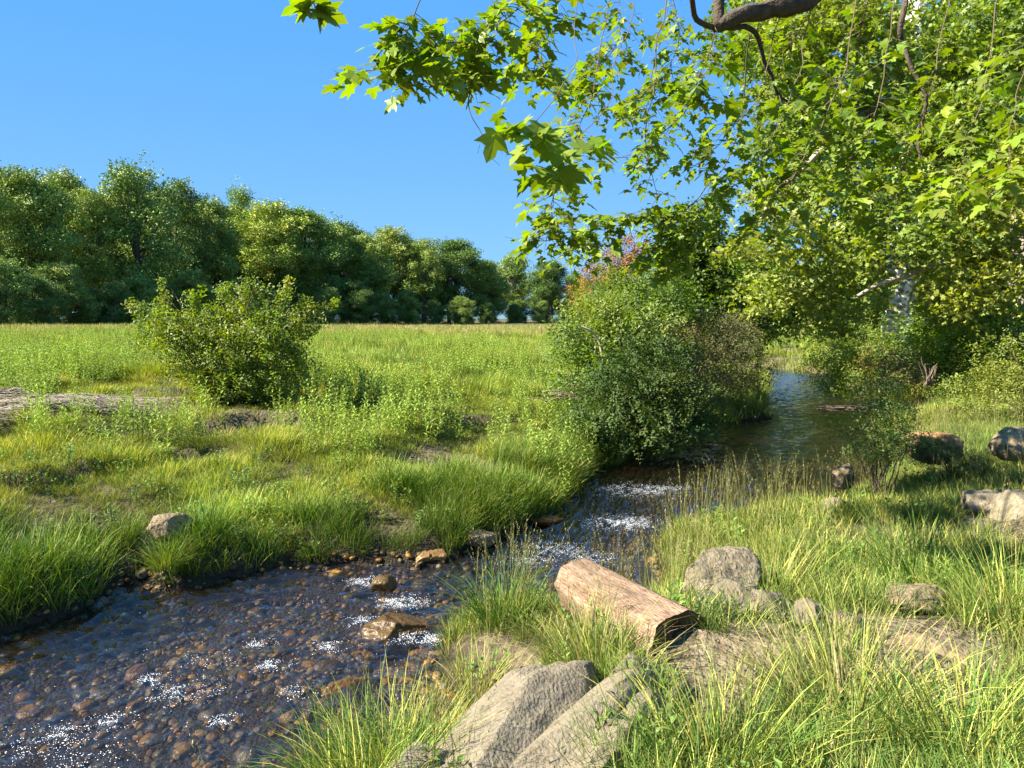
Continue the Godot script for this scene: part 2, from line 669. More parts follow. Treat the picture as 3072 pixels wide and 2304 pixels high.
func hang(r: RandomNumberGenerator, out: Vector3, size: float, at: Vector3) -> Transform3D:
	# leaves droop outwards, with their faces mostly to the sky
	var tip := out + Vector3(r.randf_range(-0.8, 0.8), r.randf_range(-0.9, 0.15), r.randf_range(-0.8, 0.8))
	var up := Vector3(r.randf_range(-0.75, 0.6), 1.0, r.randf_range(-0.6, 0.6))
	return leaf_frame(tip, up, size, at)


func tube(g: Geo, pts: Array, r0: float, r1: float, sides: int, col: Color, knots := 0.0) -> void:
	var ring := -1
	var nrm := Vector3(0.31, 0.2, 0.93)
	var along := 0.0
	for k in pts.size():
		var p: Vector3 = pts[k]
		var d: Vector3 = (pts[mini(k + 1, pts.size() - 1)] - pts[maxi(k - 1, 0)]).normalized()
		nrm = (nrm - d * nrm.dot(d)).normalized()
		var b := d.cross(nrm)
		var t := float(k) / maxi(1, pts.size() - 1)
		var rad := lerpf(r0, r1, t)
		if k:
			along += p.distance_to(pts[k - 1])
		var first := g.v.size()
		for s in sides + 1:
			var a := TAU * (s % sides) / sides
			var rr := rad * (1.0 + knots * n2.get_noise_2d(a * 30.0 + rad * 900.0, along * 60.0))
			g.vert(p + (nrm * cos(a) + b * sin(a)) * rr, col, Vector2(float(s) / sides, along))
		if ring >= 0:
			for s in sides:
				g.tri(ring + s, first + s, first + s + 1)
				g.tri(ring + s, first + s + 1, ring + s + 1)
		ring = first


func curve(p: Array, per: int, wob := 0.0, seed_ := 0) -> Array:
	var o := []
	for k in p.size() - 1:
		var a: Vector3 = p[maxi(k - 1, 0)]
		var b: Vector3 = p[k]
		var c: Vector3 = p[k + 1]
		var d: Vector3 = p[mini(k + 2, p.size() - 1)]
		for j in per:
			var t := float(j) / per
			var q := b.cubic_interpolate(c, a, d, t)
			if wob > 0.0 and (k or j):
				q += Vector3(n2.get_noise_2d(q.y * 120.0 + seed_, q.x * 120.0), n2.get_noise_2d(q.x * 120.0, q.z * 120.0 + seed_), n2.get_noise_2d(q.y * 120.0, q.x * 120.0 + seed_ * 3.0)) * wob
			o.append(q)
	o.append(p[p.size() - 1])
	return o


func sprig(seed_: int, n: int, reach: float, leaf_len: float, leaf_w: float, col: Color, mat: Material) -> ArrayMesh:
	var g := Geo.new()
	var r := RandomNumberGenerator.new()
	r.seed = seed_
	for k in n:
		var t := float(k) / n
		var p := Vector3(r.randf_range(-0.25, 0.25), t - 0.35, r.randf_range(-0.25, 0.25)) * reach
		var a := k * 2.4 + r.randf()
		var d := Vector3(cos(a), r.randf_range(-0.2, 0.9), sin(a)).normalized()
		lance(g, p, d, Vector3(r.randf_range(-0.5, 0.5), 1, r.randf_range(-0.5, 0.5)), leaf_len * r.randf_range(0.7, 1.25), leaf_w * r.randf_range(0.8, 1.2), col * r.randf_range(0.75, 1.25), 0.15)
	return g.mesh(mat)


func cloud(seed_: int, big: Vector3) -> ArrayMesh:
	# a bough of a far tree: many broad leaves in an uneven clump
	var g := Geo.new()
	var r := RandomNumberGenerator.new()
	r.seed = seed_
	for k in 22:
		var p := Vector3(r.randf_range(-1, 1), r.randf_range(-0.6, 0.6), r.randf_range(-1, 1))
		p = p * big * 0.5
		var a := r.randf() * TAU
		var d := Vector3(cos(a), r.randf_range(-0.9, 0.6), sin(a)).normalized()
		lance(g, p, d, Vector3(r.randf_range(-1.3, 1.3), 1, r.randf_range(-1.3, 1.3)), r.randf_range(0.14, 0.3), r.randf_range(0.10, 0.18), Color.WHITE * r.randf_range(0.7, 1.25), 0.1)
	return g.mesh(M.far_leaf)
func random_basis(r: RandomNumberGenerator, tilt: float, s: float) -> Basis:
	return Basis.from_euler(Vector3(r.randf_range(-tilt, tilt), r.randf() * TAU, r.randf_range(-tilt, tilt))).scaled(Vector3.ONE * s)


func leafy(parent: Node3D, called: String, mesh: Mesh, blobs: Array, dense: float, tint: Color, vary: float, s0: float, s1: float, seed_: int, floor_y := -1e9) -> void:
	# sprigs spread through lumpy shells; blobs hold [centre in the world, radius, optional squash]
	var r := RandomNumberGenerator.new()
	r.seed = seed_
	var places := []
	var tints := []
	for b in blobs:
		var rad: float = b[1]
		var squash: float = b[2] if b.size() > 2 else 0.8
		var cnt := int(dense * rad * rad)
		var hue := r.randf_range(-1, 1)
		for k in cnt:
			var d := Vector3(r.randfn(), r.randfn(), r.randfn()).normalized()
			var lump := 1.0 + 0.6 * n3.get_noise_3d(d.x * 80.0 + seed_ * 13.0, d.y * 70.0 + rad * 100.0, d.z * 70.0)
			var q := d * rad * lump * (lerpf(0.35, 1.02, pow(r.randf(), 0.5)) if r.randf() < 0.8 else r.randf_range(0.95, 1.4))
			q.y *= squash
			var p: Vector3 = b[0] + q
			if p.y < floor_y:
				continue
			places.append(Transform3D(random_basis(r, 0.9, r.randf_range(s0, s1)), p - parent.position))
			var v := 1.0 + vary * (r.randf_range(-1, 1) * 0.6 + hue * 0.4)
			tints.append(Color(tint.r * v * (1.0 + 0.15 * hue), tint.g * v, tint.b * v))
	scatter(called, mesh, places, tints, parent)


func stems(parent: Node3D, called: String, base: Vector3, ends: Array, rad: float, col: Color, mat: Material, sides := 5, wob := 0.06) -> void:
	var g := Geo.new()
	var k := 0
	for e in ends:
		k += 1
		var foot := Vector3(sin(k * 2.4), 0, cos(k * 2.4)) * rad * 6.0
		var mid: Vector3 = base.lerp(e, 0.5) + Vector3(0, 0.12, 0) * base.distance_to(e)
		tube(g, curve([base + foot - parent.position - Vector3(0, 0.08, 0), mid + foot * 0.5 - parent.position, e - parent.position], 6, wob, k), rad, rad * 0.3, sides, col)
	obj(called, g.mesh(mat, true), parent)


func shrub(called: String, label: String, category: String, base: Vector3, blobs: Array, dense: float, mesh: Mesh, tint: Color, s0: float, s1: float, seed_: int, stem_r := 0.015, stem_col := Color(0.12, 0.085, 0.06), stem_n := 14, group := "") -> Node3D:
	var t := thing(called, label, category, base, group)
	var r := RandomNumberGenerator.new()
	r.seed = seed_ + 1000
	var ends := []
	for k in stem_n:
		var b: Array = blobs[k % blobs.size()]
		ends.append(b[0] + Vector3(r.randf_range(-1, 1), r.randf_range(-0.3, 1), r.randf_range(-1, 1)) * float(b[1]) * 0.75)
	stems(t, "stems", base, ends, stem_r, stem_col, M.twig)
	leafy(t, "foliage", mesh, blobs, dense, tint, 0.3, s0, s1, seed_, base.y + 0.02)
	return t


func forest_tree(kind: int) -> Node3D:
	# a broad-leaved tree 15 m tall: trunk, limbs that reach into the crown, and a crown of uneven boughs
	var t := Node3D.new()
	var r := RandomNumberGenerator.new()
	r.seed = 700 + kind * 31
	var wide: float = [4.6, 3.4, 5.2, 4.2, 2.3, 3.8][kind]
	var low: float = [3.0, 4.5, 2.6, 2.0, 5.0, 1.6][kind]
	var lobes := []
	var n: int = [56, 44, 62, 56, 24, 42][kind]
	for k in n:
		var y := r.randf()
		var ring := wide * sqrt(maxf(0.05, sin(PI * clampf(0.12 + 0.86 * y, 0, 1)))) * r.randf_range(0.35, 1.0)
		var a := k * 2.4 + r.randf()
		var rad := r.randf_range(0.55, 1.35) * (1.0 if kind != 4 else 0.75)
		lobes.append([Vector3(cos(a) * ring * 0.88, lerpf(low + 0.8, 13.9, y), sin(a) * ring * 0.88), rad, 1.0])
	lobes.append([Vector3(0, 13.6, 0), 1.4, 0.9])
	var g := Geo.new()
	var fork := Vector3(r.randf_range(-0.3, 0.3), 5.2, r.randf_range(-0.3, 0.3))
	tube(g, curve([Vector3(0, -0.4, 0), Vector3(0.1, 2.4, 0), fork, fork + Vector3(0.2, 4.0, 0.1), Vector3(0.1, 12.5, 0)], 4), 0.34, 0.06, 7, Color(0.11, 0.10, 0.085))
	for k in 11:
		var b: Array = lobes[(k * 2) % lobes.size()]
		var from := fork.lerp(Vector3(0, 10, 0), r.randf() * 0.6)
		tube(g, curve([from, from.lerp(b[0], 0.5) + Vector3(0, 0.5, 0), b[0]], 4, 0.1, k), 0.13, 0.03, 5, Color(0.11, 0.10, 0.085))
	obj("trunk", g.mesh(M.twig, true), t)
	leafy(t, "crown", cloud(kind + 5, Vector3(0.95, 0.9, 0.95)), lobes, [36.0, 30.0, 36.0, 38.0, 30.0, 26.0][kind], Color(0.29, 0.40, 0.085), 0.45, 0.65, 1.15, 40 + kind)
	return t


func bough(parent: Node3D, leaves: Array, path: Array, count: int, size: float, reach: float, seed_: int, start := 0.35, thick := 0.009) -> void:
	var r := RandomNumberGenerator.new()
	r.seed = seed_
	var pts := curve(path, 7, 0.075, seed_)
	var g := Geo.new()
	var bark := Color(0.10, 0.075, 0.05)
	tube(g, pts, thick * 0.6, 0.0018, 6, bark, 0.2)
	var subs := int(count / 5.0)
	for s in subs:
		var u := lerpf(start, 1.0, (s + r.randf()) / subs) * (pts.size() - 1)
		var i := mini(int(u), pts.size() - 2)
		var p: Vector3 = pts[i].lerp(pts[i + 1], u - i)
		var fwd: Vector3 = (pts[i + 1] - pts[i]).normalized()
		var a := r.randf() * TAU
		var d := (fwd * 0.5 + Vector3(cos(a), r.randf_range(-0.5, 0.45), sin(a))).normalized()
		var l := reach * r.randf_range(0.35, 1.0)
		var q := p + d * l * 0.6
		var e := q + (d + Vector3(0, -0.55, 0)).normalized() * l * 0.4
		tube(g, [p, p.lerp(q, 0.5) + Vector3(0, 0.01, 0), q, e], 0.0035, 0.0012, 4, bark * 1.2)
		for k in 5:
			var t: float = [0.35, 0.55, 0.75, 0.9, 1.0][k]
			var at := p.lerp(q, t / 0.6) if t < 0.6 else q.lerp(e, (t - 0.6) / 0.4)
			var side := Vector3(cos(a + (1.4 if k % 2 else -1.4)), -0.1, sin(a + (1.4 if k % 2 else -1.4)))
			var out := (side if k < 4 else d) + d * 0.4
			at += out.normalized() * 0.035
			leaves.append(hang(r, out.normalized(), size * r.randf_range(0.45, 1.1), at))
	obj("branch", g.mesh(M.twig, true), parent)


func spray(seed_: int, size: float) -> ArrayMesh:
	# a drooping twig with seven lobed leaves
	var g := Geo.new()
	var r := RandomNumberGenerator.new()
	r.seed = seed_
	tube(g, [Vector3.ZERO, Vector3(0.12, 0.0, 0.02), Vector3(0.24, -0.07, 0.03)], 0.004, 0.0015, 3, Color(0.6, 0.5, 0.35))
	for k in 7:
		var t := k / 6.0
		var p := Vector3(0.24 * t, -0.07 * t * t, 0.03 * t)
		var a := k * 2.4 + r.randf()
		var out := Vector3(cos(a) * 0.6 + 0.5, 0, sin(a))
		sycamore_leaf(g, hang(r, out.normalized(), size * r.randf_range(0.55, 1.1), p + out * 0.05), Color.WHITE * r.randf_range(0.75, 1.2), false, 0.15)
	return g.mesh(M.leaf)


func ordinal(k: int) -> String:
	return ["first", "second", "third", "fourth", "fifth", "sixth", "seventh", "eighth", "ninth", "tenth", "eleventh", "twelfth", "thirteenth", "fourteenth", "fifteenth", "sixteenth", "seventeenth", "eighteenth", "nineteenth", "twentieth", "twenty-first", "twenty-second", "twenty-third", "twenty-fourth"][k]


func blocked(x: float, z: float) -> bool:
	for k in keep_out:
		if (x - k.x) * (x - k.x) + (z - k.y) * (z - k.y) < k.z * k.z:
			return true
	return false
func _ready() -> void:
	var cam := Camera3D.new()
	cam.name = "camera"
	cam.fov = 56.0
	cam.near = 0.05
	cam.far = 2500.0
	cam.position = Vector3(0, 2.2, 0)
	cam.rotation = Vector3(-atan(66.0 / 722.2), 0, 0)
	add_child(cam)
	var env := Environment.new()
	env.background_mode = Environment.BG_SKY
	var sky := Sky.new()
	var sm := ProceduralSkyMaterial.new()
	sm.sky_top_color = lin(0.025, 0.102, 0.25)
	sm.sky_horizon_color = lin(0.094, 0.186, 0.278)
	sm.sky_curve = 0.13
	sm.ground_horizon_color = lin(0.10, 0.15, 0.12)
	sm.ground_bottom_color = lin(0.03, 0.04, 0.02)
	sm.sun_angle_max = 2.0
	sky.sky_material = sm
	env.sky = sky
	env.tonemap_mode = Environment.TONE_MAPPER_LINEAR
	env.tonemap_exposure = 4.1
	env.sdfgi_enabled = true
	env.ssao_enabled = true
	env.ssil_enabled = true
	var we := WorldEnvironment.new()
	we.name = "world_environment"
	we.environment = env
	add_child(we)
	var sun := DirectionalLight3D.new()
	sun.name = "sun"
	sun.light_energy = 1.6
	sun.light_angular_distance = 0.5
	sun.light_color = Color(1.0, 0.965, 0.90)
	sun.shadow_enabled = true
	var el := deg_to_rad(39.0)
	var az := deg_to_rad(-9.0)
	sun.transform = Transform3D(Basis.looking_at(Vector3(cos(el) * cos(az), -sin(el), cos(el) * sin(az))), Vector3(0, 30, 0))
	add_child(sun)

	rng.seed = 4
	for k in 3:
		var f: FastNoiseLite = [n1, n2, n3][k]
		f.seed = 17 + k * 5
		f.frequency = 0.01
		f.fractal_octaves = 3
	make_materials()
	make_banks()
	make_ground()
	make_water()
	make_bed()
	make_rocks()
	make_wood()
	make_forest()
	make_thicket()
	make_right_woods()
	make_field_bush()
	make_sycamores()
	make_grass()


func make_bed() -> void:
	# the creek bed: gravel with cobbles, each a piece of it
	var bed := Geo.new()
	var r := RandomNumberGenerator.new()
	r.seed = 77
	var rows := bank_l.size()
	for k in rows:
		for j in 13:
			var p := bank_l[k].lerp(bank_r[k], 0.06 + 0.88 * j / 12.0)
			var t := 0.8 + 0.5 * n2.get_noise_2d(p.x * 80.0, p.y * 80.0)
			bed.vert(at_ground(p.x, p.y, 0.012), Color(0.07, 0.05, 0.026) * t)
	for k in rows - 1:
		for j in 12:
			var a := k * 13 + j
			bed.tri(a, a + 14, a + 1)
			bed.tri(a, a + 13, a + 14)
	var o := structure("stream_bed", bed.mesh(M.bed, true))
	var shapes := []
	var cols := [Color(0.216, 0.115, 0.038), Color(0.121, 0.092, 0.057), Color(0.088, 0.070, 0.049), Color(0.257, 0.149, 0.041), Color(0.108, 0.089, 0.035), Color(0.135, 0.111, 0.081), Color(0.068, 0.057, 0.043), Color(0.284, 0.176, 0.061)]
	for k in 8:
		shapes.append(rock_mesh(300 + k, Vector3(1.0, 0.6, 0.8), 3, 4, 0.12, cols[k], M.wet))
	var done := 0
	var tries := 0
	while done < 290 and tries < 20000:
		tries += 1
		var z := -r.randf_range(2.9, 7.4)
		var x := r.randf_range(-5.2, 1.3)
		if absf(x) > -z * 0.76:
			continue
		var sd := shore(x, z)
		if sd > -0.08:
			continue
		var s := r.randf_range(0.035, 0.085) * (1.0 if r.randf() < 0.85 else 1.35)
		var m := obj("cobble" , shapes[done % 8], o)
		m.position = at_ground(x, z, s * 0.1)
		m.rotation = Vector3(r.randf_range(-0.3, 0.3), r.randf() * TAU, r.randf_range(-0.3, 0.3))
		m.scale = Vector3.ONE * s
		done += 1
	var places := []
	var tints := []
	for k in 9000:
		var u := r.randf()
		var q := r.randf_range(0.0, bank_l.size() - 1.01)
		var i := int(q)
		var p := bank_l[i].lerp(bank_l[i + 1], q - i).lerp(bank_r[i].lerp(bank_r[i + 1], q - i), lerpf(-0.03, 1.03, u))
		if p.y > -2.5 or p.y < -13.0:
			continue
		var c: Color = cols[r.randi() % 8]
		places.append(Transform3D(random_basis(r, 0.5, r.randf_range(0.012, 0.045)), at_ground(p.x, p.y, 0.012)))
		tints.append(c * 2.6)
	scatter("gravel", rock_mesh(320, Vector3(1.0, 0.6, 0.8), 2, 3, 0.12, Color(0.4, 0.4, 0.4), M.wet), places, tints)
	# foam where the water breaks; sun glints put in as white bits too
	var fp := []
	var ft := []
	for c in [[-1.95, -4.06, 0.16, 420], [-0.88, -5.40, 0.14, 900], [-1.06, -5.06, 0.1, 300], [-0.69, -4.79, 0.12, 500], [-0.51, -4.76, 0.1, 400], [1.20, -7.49, 0.24, 2200], [1.61, -8.71, 0.3, 1600], [1.18, -8.83, 0.15, 300], [0.41, -6.68, 0.2, 700], [0.69, -6.42, 0.2, 700], [0.18, -6.35, 0.14, 300], [-1.95, -4.46, 0.14, 120], [-2.48, -3.51, 0.2, 350], [-2.36, -3.63, 0.1, 300], [-2.19, -4.22, 0.07, 150], [-1.51, -4.39, 0.08, 250], [-1.27, -4.06, 0.07, 200], [-1.22, -5.84, 0.12, 500], [-1.70, -4.69, 0.06, 150], [-2.17, -3.76, 0.08, 200], [-2.12, -3.39, 0.16, 200], [-1.56, -3.76, 0.06, 150], [1.98, -8.83, 0.15, 300], [-1.20, -4.65, 0.08, 250]]:
		var rad: float = c[2]
		for k in int(c[3] * 2.2):
			var x: float = c[0] + r.randfn() * rad * 0.75
			var z: float = c[1] + r.randfn() * rad * 0.5
			var d := Vector2(x - c[0], (z - c[1]) * 1.4).rotated(0.35)
			if n3.get_noise_2d(d.x * 500.0, d.y * 900.0) < 0.08 or shore(x, z) > 0.0:
				continue
			var s := r.randf_range(0.0008, 0.0024)
			fp.append(Transform3D(Basis.from_euler(Vector3(0, r.randf() * TAU, 0)).scaled(Vector3(s * r.randf_range(0.8, 1.8), s * 0.7, s)), Vector3(x, water_level(z) + r.randf_range(0.004, 0.02 + rad * 0.05), z)))
			ft.append(Color.WHITE)
	for k in 3000:  # sparkle specks in streaks: bubbles, and sun glints modelled as white bits
		var x := r.randf_range(-5.0, 1.5)
		var z := -r.randf_range(3.0, 9.5)
		if shore(x, z) > -0.1 or n3.get_noise_2d((x + z * 0.4) * 90.0, (z - x * 0.4) * 260.0) < 0.16:
			continue
		var s := r.randf_range(0.0007, 0.002)
		fp.append(Transform3D(Basis.from_euler(Vector3(0, r.randf() * TAU, 0)).scaled(Vector3(s * 1.5, s * 0.6, s)), Vector3(x, water_level(z) + r.randf_range(0.004, 0.016), z)))
		ft.append(Color.WHITE)
	scatter("foam_glints", rock_mesh(330, Vector3.ONE, 2, 0, 0.2, Color.WHITE, M.foam_glints), fp, ft)


func make_rocks() -> void:
	var grey := Color(0.20, 0.175, 0.135)
	var tan := Color(0.22, 0.175, 0.12)
	var ochre := Color(0.27, 0.17, 0.085)
	# the big slab: beds of rock split side by side
	var slab := thing("rock", "big grey cracked slab rock sloping into the water at the bottom of the picture", "rock", Vector3(0.2, 0.33, -2.98))
	var ax := Vector3(0.6, 0, -0.8)
	var px := Vector3(0.8, 0, 0.6)
	for q in [[-0.16, -0.05, 0.0, 0.7, 0.2, 0.3, 5], [0.1, 0.08, 0.035, 0.62, 0.2, 0.2, 7], [0.3, 0.12, 0.0, 0.52, 0.2, 0.2, 8], [0.02, 0.6, 0.03, 0.2, 0.15, 0.16, 9], [0.24, 0.58, 0.0, 0.18, 0.15, 0.14, 9], [-0.36, -0.45, -0.06, 0.3, 0.14, 0.2, 8]]:
		var m := obj("rock_bed", rock_mesh(950 + int(q[0] * 100), Vector3(q[3], q[4], q[5]), 26, 6, 0.05, grey * (0.93 + 0.1 * absf(q[0])), M.slab), slab)
		m.position = px * float(q[0]) + ax * float(q[1]) + Vector3(0, q[2], 0)
		m.rotation = Vector3(0.26, 0.927, 0.06)
	for q in [-3.4, -3.1, -2.45, -2.1]:
		keep_out.append(Vector3(0.1, q, 0.34))
	rock("rounded brown boulder with water breaking over it in the creek", Vector3(-0.79, -0.03, -4.96), Vector3(0.29, 0.14, 0.20), 0.15, 902, Color(0.085, 0.055, 0.022), 5, 0.12, Vector3.ZERO, M.wet, 0.0, 18)
	rock("small wet brown stone upstream of the rounded creek boulder, by the far bank", Vector3(-1.05, 0.02, -5.75), Vector3(0.11, 0.08, 0.09), 0.5, 903, Color(0.10, 0.07, 0.035), 5, 0.1, Vector3.ZERO, M.wet, 0.0, 9)
	rock("pointed tan grey boulder in the grass to the right of the log", Vector3(1.42, 0.42, -4.75), Vector3(0.33, 0.28, 0.28), 0.5, 905, grey, 9, 0.1, Vector3(0, 0, -0.25))
	var k := 0
	for p in [[Vector3(1.18, 0.42, -4.25), 0.15, "broken grey rock nearest the dark end of the log"], [Vector3(1.38, 0.46, -4.28), 0.17, "broken grey rock just below the pointed tan boulder"], [Vector3(1.56, 0.42, -4.22), 0.17, "broken rock with a shaded face, right of the pointed boulder's foot"], [Vector3(1.5, 0.4, -3.98), 0.12, "small half-buried grey stone in front of the broken rocks"], [Vector3(1.72, 0.5, -4.02), 0.12, "small pale stone between the broken rocks and the flat outcrop"]]:
		rock(p[2], p[0], Vector3(p[1] * 1.15, p[1] * 0.75, p[1]), k * 1.3, 910 + k, grey * 0.85, 10, 0.16, Vector3(0.2, 0, 0.2), null, 0.0, 10)
		k += 1
	rock("low rounded pale outcrop in the bare sandy patch at right", Vector3(2.15, 0.44, -3.55), Vector3(0.34, 0.16, 0.22), -0.2, 921, tan, 6, 0.06)
	rock("flat pale ledge stone with a shaded edge above the sandy patch", Vector3(2.42, 0.545, -4.18), Vector3(0.26, 0.08, 0.18), 0.2, 922, tan, 8, 0.1)
	rock("upright pale stone left of the rounded outcrop", Vector3(1.82, 0.5, -3.78), Vector3(0.15, 0.14, 0.12), 0.8, 923, tan * 0.9, 8, 0.1, Vector3.ZERO, null, 0.0, 10)
	rock("orange stained boulder behind the small feathery shrub", Vector3(Vector2(4.91, -8.29).x, 0.73, Vector2(4.91, -8.29).y), Vector3(0.34, 0.22, 0.26), 0.2, 931, ochre * 1.15, 7, 0.1)
	rock("rounded tan boulder at the right edge of the picture", Vector3(Vector2(5.73, -8.12).x, 0.77, Vector2(5.73, -8.12).y), Vector3(0.34, 0.2, 0.26), 0.7, 932, tan * 1.25, 7, 0.1)
	rock("grey boulder beside the bare path at right", Vector3(Vector2(3.96, -5.90).x, 0.67, Vector2(3.96, -5.90).y), Vector3(0.28, 0.15, 0.22), 0.1, 933, grey, 8, 0.1)
	rock("smooth grey stone where the bare path leaves the picture", Vector3(Vector2(4.02, -5.60).x, 0.67, Vector2(4.02, -5.60).y), Vector3(0.24, 0.18, 0.22), 0.9, 934, grey * 1.1, 6, 0.06)
	rock("small pale stone in the grass below the small feathery shrub", Vector3(Vector2(3.75, -8.01).x, 0.43, Vector2(3.75, -8.01).y), Vector3(0.15, 0.15, 0.12), 0.4, 935, tan, 8, 0.1, Vector3.ZERO, null, 0.0, 10)
	rock("low flat stone pair member, greyer one, mid grass on the near bank", Vector3(Vector2(2.97, -6.45).x, 0.47, Vector2(2.97, -6.45).y), Vector3(0.2, 0.12, 0.14), 0.2, 936, grey, 8, 0.1, Vector3.ZERO, null, 0.0, 10)
	rock("low flat tan stone touching the greyer one, mid grass on the near bank", Vector3(Vector2(2.75, -6.29).x, 0.43, Vector2(2.75, -6.29).y), Vector3(0.16, 0.09, 0.12), 0.9, 937, tan, 8, 0.1, Vector3.ZERO, null, 0.0, 10)
	rock("pale stone in the grass fringe of the far bank", Vector3(Vector2(-0.31, -6.73).x, 0.12, Vector2(-0.31, -6.73).y), Vector3(0.17, 0.1, 0.12), 0.2, 938, tan, 7, 0.1, Vector3.ZERO, null, 0.0, 10)
	rock("tan stone at the water's edge under the far bank grass", Vector3(Vector2(-0.74, -6.39).x, 0.03, Vector2(-0.74, -6.39).y), Vector3(0.17, 0.1, 0.12), 0.1, 939, ochre, 7, 0.1, Vector3.ZERO, M.wet, 0.0, 10)
	rock("flat orange stone at the head of the riffle", Vector3(Vector2(0.37, -7.54).x, 0.05, Vector2(0.37, -7.54).y), Vector3(0.19, 0.06, 0.12), 0.1, 940, Color(0.24, 0.12, 0.045), 7, 0.1, Vector3.ZERO, M.wet, 0.0, 10)
	rock("pale boulder half buried in the meadow bank at left", Vector3(Vector2(-2.97, -6.12).x, 0.40, Vector2(-2.97, -6.12).y), Vector3(0.2, 0.13, 0.16), 0.1, 941, tan * 1.1, 7, 0.1, Vector3.ZERO, null, 0.0, 10)
	rock("little pale pebble at the muddy notch in the left bank", Vector3(Vector2(-3.13, -5.97).x, 0.03, Vector2(-3.13, -5.97).y), Vector3(0.07, 0.05, 0.05), 0.1, 942, tan, 5, 0.1, Vector3.ZERO, null, 0.0, 8)
	rock("pale rock under the far cut bank where the creek bends away", at_ground(8.45, -25.0, 0.12), Vector3(0.42, 0.3, 0.3), 0.1, 943, tan, 8, 0.1, Vector3.ZERO, null, 0.0, 10)
	rock("long brown stone in the water by the near grass clump", Vector3(Vector2(-0.98, -4.16).x, -0.03, Vector2(-0.98, -4.16).y), Vector3(0.2, 0.07, 0.1), 0.7, 944, Color(0.11, 0.065, 0.03), 6, 0.1, Vector3.ZERO, M.wet, 0.0, 10)


